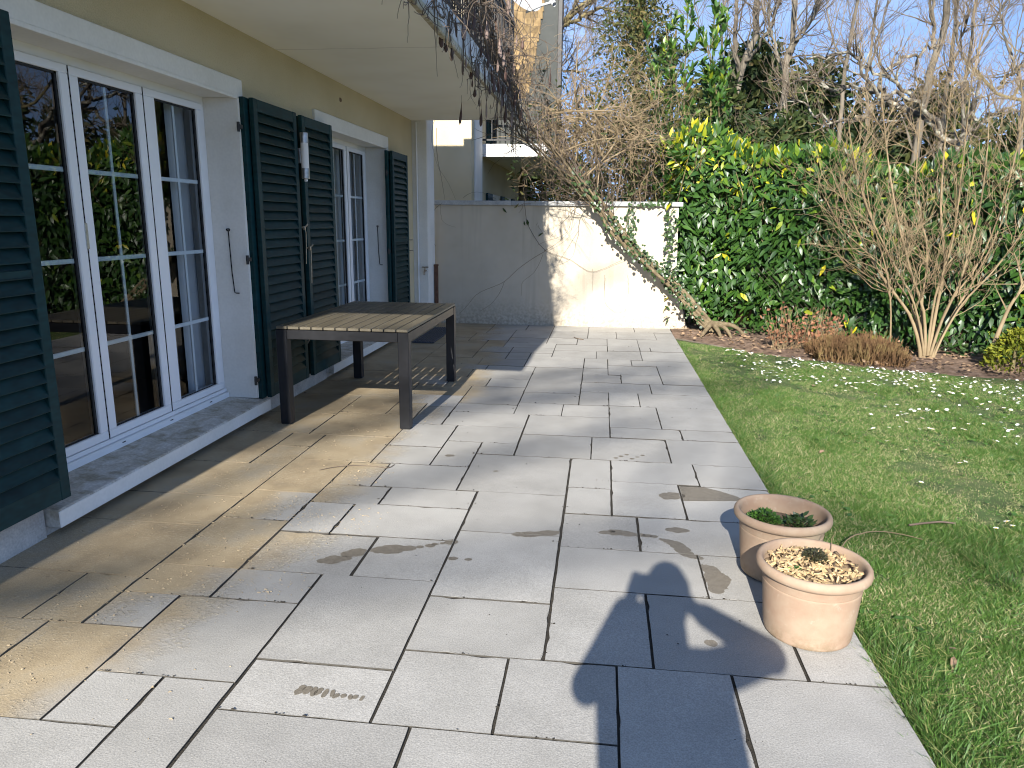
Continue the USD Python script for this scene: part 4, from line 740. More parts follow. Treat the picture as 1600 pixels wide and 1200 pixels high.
V = np.stack([bx, byy, bz], -1).reshape(-1, 3); ni, nj = bx.shape; i, j = np.meshgrid(np.arange(ni - 1), np.arange(nj - 1), indexing="ij"); A = i * nj + j
F = np.concatenate([np.stack([A, A + nj, A + nj + 1], -1).reshape(-1, 3), np.stack([A, A + nj + 1, A + 1], -1).reshape(-1, 3)])
single("flower_bed", (V, F), "soil", kind="structure", smooth=True)

rg = np.random.default_rng(31)
def tuft(n, h, spread, seed, dry=0.0, lean=0.5):
    r = np.random.default_rng(seed); q = r.uniform(0, 6.28, n); rr = spread * np.sqrt(r.random(n)); b = np.c_[rr * np.cos(q), rr * np.sin(q), np.full(n, -.006)]
    d = np.c_[r.normal(0, lean, n), r.normal(0, lean, n), np.ones(n)]; d /= np.linalg.norm(d, axis=1, keepdims=True); L = h * r.uniform(.45, 1.25, n)
    s = np.cross(d, r.normal(size=(n, 3))); s /= np.linalg.norm(s, axis=1, keepdims=True); w = r.uniform(.0011, .0024, n)[:, None]
    bend = np.c_[r.normal(0, .35, (n, 2)), np.zeros(n)] * L[:, None]
    V = np.stack([b - s * w, b + s * w, b + d * L[:, None] * .55 - s * w * .8 + bend * .3, b + d * L[:, None] * .55 + s * w * .8 + bend * .3, b + d * L[:, None] + bend], 1)
    F = (np.array([[0, 1, 3], [0, 3, 2], [2, 3, 4]])[None] + (np.arange(n) * 5)[:, None, None]).reshape(-1, 3)
    ti = np.clip(r.normal(.42, .2, n), 0, .85); ti[r.random(n) < .10 + dry] = r.uniform(.85, 1)
    return (V.reshape(-1, 3), F), np.repeat(ti, 5)
gp_ = UsdGeom.PointInstancer.Define(stage, "/World/lawn_grass"); tag(gp_.GetPrim(), "short green lawn grass covering the garden beside the paving", "grass", kind="stuff")
protos = []
for k, (n, h, sp, dry, lean) in enumerate([(100, .021, .07, .06, .85), (100, .025, .07, .14, .95), (80, .016, .08, .45, 1.2), (80, .038, .05, .05, .8), (60, .056, .04, .10, .7), (80, .016, .08, .8, 1.5)]):
    me, ti = tuft(n, h, sp, 100 + k, dry, lean); p = f"/World/lawn_grass/tuft_{k:03d}" if k else "/World/lawn_grass/tuft"
    put(me, "blade", p, tint=ti); protos.append(Sdf.Path(p))
gp_.CreatePrototypesRel().SetTargets(protos)
xs, ys, idx, sc = [], [], [], []
def sow(n, x0, x1, y0, y1, dens):
    x, y = rg.uniform(x0, x1, n), rg.uniform(y0, y1, n); ok = (y < np.interp(x, BE[:, 0], BE[:, 1]) + rg.normal(0, .05, n))
    f = meshkit.fbm(np.c_[x * 1.4, y * 1.4, x * 0], 3, 17); g = meshkit.fbm(np.c_[x * 3.1, y * 3.1, x * 0], 2, 27); ok &= rg.random(n) < dens * np.clip((f - .30) * 4.8, .14, 1)
    k = np.where(f + .12 * rg.normal(size=n) < .45, 2, np.where(g > .62, 3, rg.integers(0, 2, n))); k = np.where(rg.random(n) < .10, 5, k); k = np.where((g > .70) & (rg.random(n) < .3), 4, k)
    xs.append(x[ok]); ys.append(y[ok]); idx.append(k[ok]); sc.append(np.full(ok.sum(), 1.0) * rg.uniform(.75, 1.25, ok.sum()))
sow(14000, 1.03, 3.4, 1.0, 5.2, 1.0); sow(15000, 1.03, 6.5, 4.6, 9.8, .9); sow(4500, 3.4, 9.0, -1.0, 4.8, .6)
# taller fringe hanging against the slab edge
n = 900; y = rg.uniform(1.0, 9.7, n); x = 1.015 + np.abs(rg.normal(0, .035, n)); ok = rg.random(n) < np.clip(1.25 - y / 9, .25, 1); xs.append(x[ok]); ys.append(y[ok]); idx.append(np.where(rg.random(ok.sum()) < .55, 4, 3)); sc.append(rg.uniform(.7, 1.3, ok.sum()) * np.clip(1.15 - y[ok] / 16, .6, 1.2))
n = 260; y = rg.uniform(1.2, 2.6, n); x = 1.03 + np.abs(rg.normal(0, .10, n)); xs.append(x); ys.append(y); idx.append(np.where(rg.random(n) < .7, 4, 3)); sc.append(rg.uniform(.9, 1.5, n))
xs, ys, idx, sc = map(np.concatenate, (xs, ys, idx, sc)); zs = ground_z(xs, ys)
qa = rg.uniform(0, 6.28, len(xs))
gp_.CreatePositionsAttr(Vt.Vec3fArray.FromNumpy(np.c_[xs, ys, zs].astype(np.float32))); gp_.CreateProtoIndicesAttr(Vt.IntArray.FromNumpy(idx.astype(np.int32)))
gp_.CreateOrientationsAttr(Vt.QuathArray([Gf.Quath(float(math.cos(a / 2)), 0, 0, float(math.sin(a / 2))) for a in qa])); gp_.CreateScalesAttr(Vt.Vec3fArray.FromNumpy(np.repeat(sc[:, None], 3, 1).astype(np.float32)))

# broad-leaved weeds in the lawn (clover and plantain)
n = 4200; x = rg.uniform(1.1, 5.5, n); y = rg.uniform(1.2, 9.0, n); f = meshkit.fbm(np.c_[x * 2.2, y * 2.2, x * 0], 3, 55); dd = 0.5 + 0.5 * np.clip((x - 1.8) / 1.5, 0, 1)
ok = (f > .57 - .10 * dd) & (y < np.interp(x, BE[:, 0], BE[:, 1])); x, y = x[ok], y[ok]; n = len(x); q = rg.uniform(0, 6.28, n)
me, ti = leafcloud(np.c_[x, y, ground_z(x, y) + rg.uniform(.008, .026, n)], np.c_[np.cos(q), np.sin(q), rg.uniform(0, .5, n)], np.tile([0, 0, 1.], (n, 1)), rg.uniform(.014, .040, n), width=.75, tint=rg.uniform(.2, 1, n))
single("clover", me, "herb", "small round weed leaves scattered through the lawn", "weeds", kind="stuff", tint=ti)

# daisies
def daisy_mesh():
    V, F = [], []; n = 14
    for k in range(n):
        a = k * 2 * np.pi / n; c, s = math.cos(a), math.sin(a); b = len(V)
        for r, w, z in ((.003, .0012, .0), (.008, .0022, .0015), (.0115, .0012, .003)): V += [[c * r - s * w, s * r + c * w, z], [c * r + s * w, s * r - c * w, z]]
        F += [[b, b + 1, b + 3], [b, b + 3, b + 2], [b + 2, b + 3, b + 5], [b + 2, b + 5, b + 4]]
    return np.array(V), np.array(F)
DL = "white daisy flowering in the lawn"
spots = []
while len(spots) < 292:
    u = rg.random()
    if u < .5: x, y = rg.uniform(1.5, 4.4), 0; y = float(np.interp(x, BE[:, 0], BE[:, 1])) - abs(rg.normal(.15, .65))
    elif u < .93: x, y = rg.uniform(2.0, 4.3), rg.uniform(4.6, 7.6)
    else: x, y = rg.uniform(1.1, 3.2), rg.uniform(3.2, 8.8)
    f = meshkit.fbm(np.array([[x * 2.6, y * 2.6, 3.0]]), 2, 71)[0]
    if f < .50 or y > np.interp(x, BE[:, 0], BE[:, 1]) - .02 or x < 1.08 or x < 2.3 - (y - 4) * .28: continue
    spots.append((x, y))
spots += [(2.05, 3.76), (2.13, 3.82), (2.15, 3.80), (1.33, 8.0), (1.52, 7.9), (1.55, 7.88), (1.95, 4.42)]
stage.OverridePrim("/World/Looks")
dd_ = UsdGeom.Xform.Define(stage, "/World/Looks/daisy_kind")
dd_.GetPrim().SetSpecifier(Sdf.SpecifierClass)
put(daisy_mesh(), "petal", "/World/Looks/daisy_kind/petals"); v, f = lathe([(0, .0035), (.002, .003), (.0034, .0012), (.0036, -.001)], (0, 0, 0), 8); put((v, f), "pollen", "/World/Looks/daisy_kind/flower_centre")
put(tubes([[0, 0, 0], [.003, .001, -.02], [.002, .003, -.045]], [[.0007] * 3], 3), "herb", "/World/Looks/daisy_kind/stem", tint=np.full(9, .4))
for x, y in spots:
    copy_of("/World/Looks/daisy_kind", "daisy", (x, y, float(ground_z(x, y)) + rg.uniform(.028, .046)), rg.uniform(0, 6.28), rg.uniform(1.0, 1.45), DL, "daisy", "daisies flowering in the lawn", tilt=rg.uniform(0, .45))

# the many more flowers that read only as white specks towards the bed
DV, DF = daisy_mesh(); dv, df = [], []; m_ = 0
while m_ < 420:
    x = rg.uniform(1.6, 5.4); y = float(np.interp(x, BE[:, 0], BE[:, 1])) - abs(rg.normal(0, 1.1))
    if meshkit.fbm(np.array([[x * 2.2, y * 2.2, 5.0]]), 2, 91)[0] < .5 or x < 2.3 - (y - 4) * .28 or y < 4.4: continue
    sc_ = rg.uniform(.8, 1.2); tl = trimesh.transformations.euler_matrix(rg.uniform(-.5, .3), rg.normal(0, .3), rg.uniform(0, 6.28))[:3, :3]; dv.append(DV * sc_ @ tl.T + [x, y, float(ground_z(x, y)) + rg.uniform(.022, .038)]); df.append(DF + m_ * len(DV)); m_ += 1
single("daisy_drift", (np.vstack(dv), np.vstack(df)), "petal", "drift of tiny white daisies spread through the lawn towards the bed", "daisies", kind="stuff")

# litter on the lawn
def lawn_curve(pts, r0, r1, n=14):
    P = smoothline(np.array([[*p, 0] for p in pts]), n); P[:, 2] += ground_z(P[:, 0], P[:, 1]) + .028 + .018 * np.sin(np.linspace(0, 3.1, n)); return tubes(P, np.linspace(r0, r1, n)[None], 6)
single("curved_twig", lawn_curve([(1.16, 3.34), (1.28, 3.52), (1.45, 3.60), (1.62, 3.57)], .0035, .002), "tantwig", "thin curved pale twig lying on the lawn behind the pots", "twig", smooth=True)
single("stick", lawn_curve([(1.62, 3.74), (1.75, 3.76), (1.87, 3.80)], .006, .005), "greyvine", "short straight grey stick lying on the lawn, right of the pots", "stick", smooth=True)
def dead(p, L, W, q, label, curl=.3):
    v, f = leafcloud(np.array([[*p, float(ground_z(*p)) + .028]]), np.array([[math.cos(q), math.sin(q), .12]]), np.array([[.2, .1, 1.]]), L, width=W / L, curl=curl)[0]
    single("fallen_leaf", (v, f), "deadleaf", label, "leaf")
dead((1.305, 2.52), .085, .02, -2.0, "narrow curled dead leaf on the lawn, nearest the bottom right corner"); dead((1.345, 2.57), .05, .022, 2.7, "dry leaf scrap beside the narrow curled dead leaf")
dead((2.02, 7.05), .07, .055, .4, "large pale fallen leaf lying flat in the middle of the lawn"); dead((1.62, 5.25), .04, .03, 1.2, "small brown fallen leaf on the grass near the paving")
dead((2.30, 4.62), .05, .04, 2.2, "reddish fallen leaf among the daisies at the right"); dead((1.55, 5.0), .05, .03, 4.0, "curled brown leaf in a dark patch of lawn")
# dry scraps and twigs blown onto the paving
sl = Thing("slab_twig", "thin dry twig lying on the ochre slabs in front of the table", "twig", (-1.4, 4.2, 0))
P = smoothline([[-1.66, 4.05, .004], [-1.50, 4.15, .008], [-1.36, 4.17, .004], [-1.27, 4.14, .006], [-1.24, 4.22, .004]], 14); sl.part("twig", tubes(P, np.full((1, 14), .0022), 5), "greyvine")
P = smoothline([[-0.33, 9.55, .004], [-0.27, 9.40, .01], [-0.20, 9.36, .005]], 8); single("slab_twig", tubes(P, np.full((1, 8), .006), 5), "greyvine", "small dark curled stem on the paving before the end wall", "twig")
# ================================================================== laurel hedge
rg = np.random.default_rng(41)
HF = np.array([[0.98, 10.75], [1.35, 10.85], [1.9, 10.62], [2.6, 10.05], [3.3, 9.55], [4.2, 9.15], [5.4, 8.5], [7.0, 7.2], [9.0, 5.4]])    # foot line of the front
seg = np.r_[0, np.cumsum(np.linalg.norm(np.diff(HF, axis=0), axis=1))]
hg = Thing("laurel_hedge", "dense clipped laurel hedge with glossy dark leaves and yellow top shoots", "hedge", (3.0, 10.0, 0))
def hedge_pts(n, face):
    s = rg.uniform(0, seg[-1], n) if face != "left" else np.zeros(n)
    s = np.where(rg.random(n) < .62, rg.uniform(0, 4.6, n), s)
    b = np.c_[np.interp(s, seg, HF[:, 0]), np.interp(s, seg, HF[:, 1])]; e = .05; t = np.c_[np.interp(s + e, seg, HF[:, 0]) - np.interp(s - e, seg, HF[:, 0]), np.interp(s + e, seg, HF[:, 1]) - np.interp(s - e, seg, HF[:, 1])]
    t /= np.linalg.norm(t, axis=1, keepdims=True); nrm = np.c_[t[:, 1], -t[:, 0]]         # towards the lawn
    top = 2.30 - .10 * np.clip((s - 1.2) / 1.5, 0, 1) + 0.12 * np.sin(s * 1.3 + .4) + 0.10 * np.sin(s * 3.9) + .22 * np.exp(-((s - .35) / .35) ** 2)
    return s, b, t, nrm, top
n = 8600; s, b, t, nrm, top = hedge_pts(n, "front"); z = 0.14 + (top - .14) * rg.random(n) ** .95
bulge = 0.16 * np.sin(np.clip((z - .1) / (top - .1), 0, 1) * 3.0) + .22 * (meshkit.fbm(np.c_[s * 1.6, z * 1.7, s * 0], 3, 8) - .5); dep = np.abs(rg.normal(0, .10, n))
pos = np.c_[b + nrm * (bulge - dep)[:, None], z]; q = rg.normal(0, .55, (n, 3))
ax = np.c_[nrm * .40 + t * rg.normal(0, .62, n)[:, None], -.55 + rg.normal(0, .5, n)] + .35 * q; up = np.c_[nrm * .9, .75 * np.ones(n)] + rg.normal(0, .35, (n, 3))
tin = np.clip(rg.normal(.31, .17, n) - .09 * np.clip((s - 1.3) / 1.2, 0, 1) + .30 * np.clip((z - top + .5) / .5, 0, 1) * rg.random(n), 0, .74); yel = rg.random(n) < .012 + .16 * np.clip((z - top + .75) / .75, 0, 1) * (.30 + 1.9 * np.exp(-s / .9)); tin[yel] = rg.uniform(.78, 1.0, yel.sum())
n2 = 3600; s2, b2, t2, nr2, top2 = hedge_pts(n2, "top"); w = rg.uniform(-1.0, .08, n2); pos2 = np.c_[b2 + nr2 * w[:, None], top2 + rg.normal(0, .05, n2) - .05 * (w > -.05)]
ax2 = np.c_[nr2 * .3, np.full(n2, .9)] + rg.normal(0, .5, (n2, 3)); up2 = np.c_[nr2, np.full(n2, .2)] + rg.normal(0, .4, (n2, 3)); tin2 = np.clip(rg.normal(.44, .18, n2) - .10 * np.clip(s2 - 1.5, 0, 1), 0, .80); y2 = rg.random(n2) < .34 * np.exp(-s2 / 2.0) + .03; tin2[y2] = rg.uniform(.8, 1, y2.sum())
n3 = 900; z3 = rg.uniform(.15, 2.45, n3); w3 = rg.uniform(-.9, .1, n3); pos3 = np.c_[1.0 + rg.normal(0, .06, n3) - .06 * np.sin(z3 * 5), 10.62 - w3, z3]; k3 = (z3 > 1.76) | (pos3[:, 1] < 10.58); pos3 = pos3[k3]; n3 = len(pos3)
ax3 = np.c_[np.full(n3, -.8), rg.normal(-.4, .5, n3), rg.normal(-.2, .5, n3)]; up3 = np.c_[np.full(n3, -.4), rg.normal(0, .3, n3), np.ones(n3)]; tin3 = np.clip(rg.normal(.38, .2, n3), 0, .75); y3 = rg.random(n3) < .22; tin3[y3] = rg.uniform(.8, 1, y3.sum())
pos, ax, up, tin = np.vstack([pos, pos2, pos3]), np.vstack([ax, ax2, ax3]), np.vstack([up, up2, up3]), np.r_[tin, tin2, tin3]; size = rg.uniform(.085, .175, len(pos))
view = np.linalg.norm(pos - [0, 0, CAM_H], axis=1) / size + 60 * (pos[:, 0] / pos[:, 1] > .58) + 9 * np.abs(rg.normal(size=len(pos))) + 40 * (dep.mean() if False else 0)
order = np.argsort(view); big, rest = order[:300], order[300:]
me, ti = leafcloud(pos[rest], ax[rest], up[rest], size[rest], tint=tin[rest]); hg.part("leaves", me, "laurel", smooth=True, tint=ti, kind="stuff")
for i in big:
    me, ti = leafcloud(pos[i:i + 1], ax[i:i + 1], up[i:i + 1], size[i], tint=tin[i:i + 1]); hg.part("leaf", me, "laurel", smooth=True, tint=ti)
# inner branches, and inner leaves tinted darker to paint shade into the gaps
n = 260; s, b, t, nrm, top = hedge_pts(n, "x"); P = np.stack([np.c_[b - nrm * .45, np.zeros(n)], np.c_[b - nrm * .40 + rg.normal(0, .1, (n, 2)), top * .4], np.c_[b - nrm * .25 + rg.normal(0, .2, (n, 2)), top * .75], np.c_[b - nrm * .1 + rg.normal(0, .25, (n, 2)), top * .98]], 1)
hg.part("stems", tubes(P, np.tile([.016, .012, .008, .003], (n, 1)), 5), "mossbark", kind="stuff")
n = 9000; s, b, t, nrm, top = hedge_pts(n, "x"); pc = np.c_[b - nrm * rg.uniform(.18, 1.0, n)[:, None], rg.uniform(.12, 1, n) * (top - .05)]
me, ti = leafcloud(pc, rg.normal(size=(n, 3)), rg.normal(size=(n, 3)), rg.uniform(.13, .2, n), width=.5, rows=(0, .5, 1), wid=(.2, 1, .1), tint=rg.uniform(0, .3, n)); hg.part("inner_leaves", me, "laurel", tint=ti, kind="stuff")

# tall laurel shoots behind the hedge's left end
ts = Thing("laurel_tree", "tall upright laurel shoots rising above the left end of the hedge", "laurel", (1.6, 12.2, 0))
shoots = []
for (x0, y0), (x1, y1), n in (((1085, 300), (1075, 10), 9), ((1110, 290), (1118, -20), 9), ((1130, 300), (1100, 60), 8), ((1090, 290), (1040, 40), 7), ((1060, 290), (1010, 60), 7), ((1120, 290), (1135, 40), 7)):
    a, c = PX(x0, y0, 12.2), PX(x1, y1, 12.3); shoots.append(smoothline([a * [1, 1, 0] + [0, 0, .0], a, (a + c) / 2 + rg.normal(0, .06, 3), c], 14))
S = np.array(shoots); ts.part("trunk", tubes(S, np.tile(np.linspace(.022, .006, 14), (len(S), 1)), 6), "mossbark")
C, CR = grow(S, np.tile(np.linspace(.022, .006, 14), (len(S), 1)), 22, (.25, .6), (.4, 1.0), rg, m=5, up=.18, t0=.3, ratio=.4); ts.part("side_shoots", tubes(C, CR, 4), "mossbark", kind="stuff")
n = 2300; k = rg.integers(0, len(C), n); u = rg.uniform(.15, 1, n) * 4; i = np.clip(u.astype(int), 0, 3); p = C[k, i] + (C[k, i + 1] - C[k, i]) * (u - i)[:, None]; d = C[k, i + 1] - C[k, i]; d /= np.linalg.norm(d, axis=1, keepdims=True)
me, ti = leafcloud(p, d * .8 + rg.normal(0, .5, (n, 3)) + [0, 0, .35], rg.normal(0, .5, (n, 3)) + [0, -.5, .8], rg.uniform(.09, .15, n), tint=np.clip(rg.normal(.45, .2, n), 0, .84)); ts.part("leaves", me, "laurel", smooth=True, tint=ti, kind="stuff")

# thicket of bare bramble and old shoots filling the corner behind the garden wall
th = Thing("bramble_thicket", "tan thicket of bare shoots and withered leaves behind the garden wall", "thicket", (.6, 12.6, 0)); st = []
for i in range(85):
    x0 = rg.uniform(875, 1075); Y_ = rg.uniform(11.2, 14.0); b0 = PX(x0, 345, Y_) * [1, 1, 0]; ty = rg.uniform(90, 290) + abs(x0 - 985) * .5; e = PX(x0 + rg.normal(0, 45), ty, Y_ + rg.normal(0, .5)); st.append(smoothline([b0, (b0 + e) / 2 + rg.normal(0, .2, 3), e, e + [rg.normal(0, .25), rg.normal(0, .2), -.25]], 12))
st = np.array(st); sr = np.tile(np.linspace(.011, .003, 12), (len(st), 1)); U1, W1 = grow(st, sr, 8, (.4, 1.3), (.3, 1.3), rg, m=8, up=.0, wob=.28, t0=.3, ratio=.5, tip=.0022, rmax=.005, droop=.02); U2, W2 = grow(U1, W1, 2, (.2, .6), (.4, 1.3), rg, m=5, wob=.3, ratio=.6, tip=.0017)
th.part("stems", tubes(st, sr, 4), "thickettwig", kind="stuff"); th.part("twigs", cat([tubes(U1, W1, 3), tubes(U2, W2, 3)]), "thickettwig", kind="stuff")
n = 7000; k = rg.integers(0, len(U1), n); u = rg.integers(1, 8, n); p = U1[k, u] + rg.normal(0, .12, (n, 3)); tb_ = np.clip(rg.normal(.48, .26, n), 0, 1)
me, ti = leafcloud(p, rg.normal(size=(n, 3)), rg.normal(size=(n, 3)), rg.uniform(.045, .11, n), width=.45, rows=(0, .5, 1), wid=(.3, 1, .1), tint=tb_); th.part("leaves", me, "conifer", kind="stuff", tint=ti)

# low pink wall, post and wire netting under the hedge
single("low_wall", cat([box(0, 2.5, -.06, .06, -.05, .27, .01)]), "pinkwall") if False else None
lw = Thing("low_garden_wall", "low pinkish rendered wall half hidden under the laurel hedge", "wall", (3.0, 10.2, 0))
HB = HF[1:] + np.array([0.30, 0.42])
for a, c in zip(HB[:-1], HB[1:]):
    d = (c - a) / np.linalg.norm(c - a); nn = np.array([-d[1], d[0]]) * .06; q = np.array([a - nn, c - nn, c + nn, a + nn]); V = np.vstack([np.c_[q, np.full(4, -.1)], np.c_[q, np.full(4, .30)]])
    lw.part("wall_section", (V, np.array([[0, 2, 1], [0, 3, 2], [4, 5, 6], [4, 6, 7], [0, 1, 5], [0, 5, 4], [1, 2, 6], [1, 6, 5], [2, 3, 7], [2, 7, 6], [3, 0, 4], [3, 4, 7]])), "pinkwall")
fb = PX(1535, 548, 9.05); fb[2] = 0
fn = Thing("wire_fence", "green fence post with rusty wire netting beside the leaning sapling", "fence", tuple(fb))
fn.part("post", tubes([fb, fb + [0, 0, .6], fb + [0, 0, 1.25]], [[.022, .022, .022]], 8), "green_iron")
d = np.array([HF[5, 0] - HF[4, 0], HF[5, 1] - HF[4, 1], 0]); d /= np.linalg.norm(d); wires = []
for k in range(-14, 30):
    for sgn in (1, -1):
        a = fb + d * (k * .065 - .9); wires.append([a + [0, 0, .02], a + d * (.45 * sgn) + [0, 0, .47], a + d * (.9 * sgn) + [0, 0, .92]])
fn.part("netting", tubes(np.array(wires), np.full((len(wires), 3), .0016), 3), "wire", kind="stuff")

# ================================================================== wisteria: trunk against the wall, stems along the balcony
wi = Thing("wisteria", "leafless wisteria with a leaning twisted trunk, climbing onto the balcony", "climbing plant", tuple(PX(1108, 512, 10.2) * [1, 1, 0]))
line = [(1112, 512, 10.15), (1080, 478, 10.28), (1050, 442, 10.32), (1012, 410, 10.34), (985, 385, 10.34), (958, 352, 10.33), (936, 322, 10.32), (915, 300, 10.30), (893, 280, 10.25), (868, 255, 10.15), (842, 222, 10.05), (815, 190, 9.95), (800, 160, 9.85), (785, 110, 9.3)]
LP = np.array([PX(*q) for q in line]); stems, radii = [], []
for k in range(9):
    ph = k * 6.28 / 9 + rg.uniform(-.3, .3); off = np.array([[math.cos(ph + i * .8), .6 * math.sin(ph + i * .8) - .25, math.sin(ph + i * .8)] for i in range(len(LP))]) * np.interp(np.arange(len(LP)), [0, 3, 8, 13], [.055, .05, .085, .16])[:, None]
    m_ = len(LP) - (0 if k < 5 else rg.integers(2, 6)); P = smoothline(LP[:m_] + off[:m_] + rg.normal(0, .012, (m_, 3)), 40); stems.append(P); radii.append(np.linspace(rg.uniform(.020, .030) if k < 4 else .014, .008 if k < 4 else .004, 40))
S, SR = np.array(stems), np.array(radii)
for k in range(9): wi.part("trunk" if k == 0 else "stem", tubes(S[k], SR[k][None], 8), "vinewood", smooth=True)
roots = []
for q in ((1145, 512), (1128, 520), (1170, 508), (1095, 522)): roots.append(smoothline([LP[0] + [0, 0, .06], (LP[0] + PX(*q, 9.95)) / 2 + [0, 0, .02], PX(*q, 9.9) * [1, 1, 0] + [0, 0, -.03]], 10))
wi.part("root", tubes(np.array(roots), np.tile(np.linspace(.04, .018, 10), (4, 1)), 8), "vinewood", smooth=True)
# side shoots off the trunk, up and to the left, some drooping before the wall
A1, R1 = grow(S[:, 14:], SR[:, 14:], 7, (.5, 1.5), (.25, 1.1), rg, m=9, up=.10, wob=.20, ratio=.45, tip=.002, rmax=.007, droop=.015)
A1[..., 1] = np.minimum(A1[..., 1], 10.56 + (A1[..., 2] > 1.8) * 3)
A2, R2 = grow(A1, R1, 3, (.25, .9), (.4, 1.2), rg, m=6, up=.04, wob=.22, ratio=.6, tip=.0016, droop=.02); A2[..., 1] = np.minimum(A2[..., 1], 10.575 + (A2[..., 2] > 1.8) * 3)
v1, v2 = tubes(A1, R1, 4), tubes(A2, R2, 3); wi.part("shoots", cat([v1, v2]), "greyvine", kind="stuff")
# single thin shoots lying against the wall
def shoot(pts, r=.004, rs=.6, n=18, m="greyvine"): wi.part("long_shoot", tubes(smoothline([PX(*p) for p in pts], n), np.linspace(r * rs, r * rs * .5, n)[None], 4), m)
shoot([(818, 300, 10.4), (822, 340, 10.56), (838, 375, 10.57), (853, 392, 10.57), (890, 405, 10.57), (925, 425, 10.57), (960, 412, 10.56), (985, 400, 10.5)], .006)
shoot([(853, 392, 10.57), (810, 420, 10.575), (788, 440, 10.58), (745, 460, 10.585), (728, 480, 10.585), (718, 490, 10.585)], .004); shoot([(788, 440, 10.58), (772, 470, 10.585), (750, 486, 10.585)], .003)
shoot([(848, 398, 10.57), (835, 425, 10.575), (815, 445, 10.58), (815, 462, 10.585)], .003); shoot([(850, 392, 10.57), (880, 372, 10.5), (905, 340, 10.45)], .004)
shoot([(945, 430, 10.5), (945, 470, 10.57), (965, 488, 10.57), (978, 485, 10.57), (965, 475, 10.57)], .003); shoot([(980, 430, 10.4), (982, 455, 10.5), (975, 470, 10.55), (962, 465, 10.55)], .003); shoot([(926, 420, 10.5), (926, 455, 10.56)], .003)
shoot([(760, 165, 9.9), (700, 170, 10.0), (678, 190, 10.1), (675, 225, 10.3), (682, 255, 10.5), (700, 285, 10.6), (712, 312, 10.65)], .004); shoot([(682, 200, 10.1), (684, 250, 10.3), (690, 280, 10.5), (695, 312, 10.6)], .006)
shoot([(724, 309, 10.6), (745, 300, 10.5), (775, 311, 10.6)], .004); shoot([(690, 318, 10.5), (678, 330, 10.5), (672, 355, 10.45), (681, 385, 10.45)], .005); shoot([(688, 320, 10.57), (690, 342, 10.58), (712, 355, 10.58)], .003)
# stems and weathered shoots along the balcony rail, hanging over the slab edge
yy = np.linspace(10.0, 4.2, 30); cords, cr = [], []
for k in range(14):
    z = rg.uniform(2.95, 3.95) + .15 * np.sin(yy * rg.uniform(.8, 2) + rg.uniform(0, 6)); z = 2.9 + (z - 2.9) * np.interp(yy, [6.8, 9.0], [1, .25]); cords.append(np.c_[BX - .04 + rg.uniform(.0, .09) + .03 * np.sin(yy * 3 + k), yy, z]); cr.append(np.linspace(rg.uniform(.006, .016), .004, 30))
Cd, Cr = np.array(cords), np.array(cr); wi.part("rail_stems", tubes(Cd, Cr, 5), "greyvine", kind="stuff")
B1, Q1 = grow(Cd, Cr, 19, (.35, 1.2), (.5, 1.5), rg, m=10, up=-.06, wob=.34, t0=0, ratio=.5, tip=.0022, rmax=.006, droop=.035)
B1[..., 0] = np.maximum(B1[..., 0], BX + .02 - (B1[..., 2] > 3.0) * .25); lowc = np.interp(B1[..., 1], [4, 6, 8, 10], [2.80, 2.70, 2.62, 2.35]); B1[..., 2] = np.where(B1[..., 2] < lowc, lowc - .25 * (lowc - B1[..., 2]), B1[..., 2])
B2, Q2 = grow(B1, Q1, 2, (.15, .55), (.4, 1.3), rg, m=6, up=-.03, wob=.35, ratio=.6, tip=.0015, droop=.05); B2[..., 0] = np.maximum(B2[..., 0], BX + .02 - (B2[..., 2] > 3.0) * .25)
wi.part("hanging_shoots", cat([tubes(B1, Q1, 4), tubes(B2, Q2, 3)]), "greyvine", kind="stuff")
# tangle billowing out from the balcony's far corner over the wall
src = []
for k in range(30):
    p0 = PX(rg.uniform(810, 960), rg.uniform(150, 310), rg.uniform(9.9, 11.2)); p1 = PX(rg.uniform(840, 1060), rg.uniform(50, 260), rg.uniform(10.4, 12.8)); src.append(smoothline([p0, (p0 + p1) / 2 + rg.normal(0, .18, 3) + [0, 0, .12], p1], 12))
Sx = np.array(src); Sr = np.tile(np.linspace(.011, .004, 12), (len(Sx), 1))
D1, E1 = grow(Sx, Sr, 9, (.35, 1.35), (.3, 1.3), rg, m=9, up=.02, wob=.30, ratio=.55, tip=.0025, rmax=.006, droop=.03); D2, E2 = grow(D1, E1, 2, (.2, .6), (.4, 1.3), rg, m=6, up=0, wob=.34, ratio=.6, tip=.0017, droop=.03)
wi.part("tangle", cat([tubes(Sx, Sr, 5), tubes(D1, E1, 4), tubes(D2, E2, 3)]), "tantwig", kind="stuff")
# seed pods
def podmesh(p, L, r):
    z = np.array([0, .25, .5, .72, .9, 1.0]); rad = np.array([.18, .35, .8, 1.0, .75, .1]) * r; a = rg.normal(0, .06, 2); P = np.c_[p[0] + a[0] * L * z * z, p[1] + a[1] * L * z * z, p[2] - L * z]
    v, f = tubes(P, rad[None], 7); q = rg.uniform(0, 3.14); c, s = math.cos(q), math.sin(q); o = np.array([p[0], p[1]]); xy = v[:, :2] - o; w_ = xy @ np.array([[c, -s], [s, c]]) * [1, .45]; v[:, :2] = w_ @ np.array([[c, s], [-s, c]]) + o; return v, f
PODS = []
while len(PODS) < 42:
    u = rg.random(); yv = 5.3 + 3.2 * u; q_ = np.array([BX + .04, yv, 2.80]); c_ = ROT @ (q_ - [0, 0, CAM_H]); PODS.append((c_[0] / c_[2] * FPX + 800 + rg.normal(10, 17), c_[1] / c_[2] * FPX + 600 - rg.uniform(-14, 130) * (6.5 / yv), yv, rg.uniform(.12, .20)))
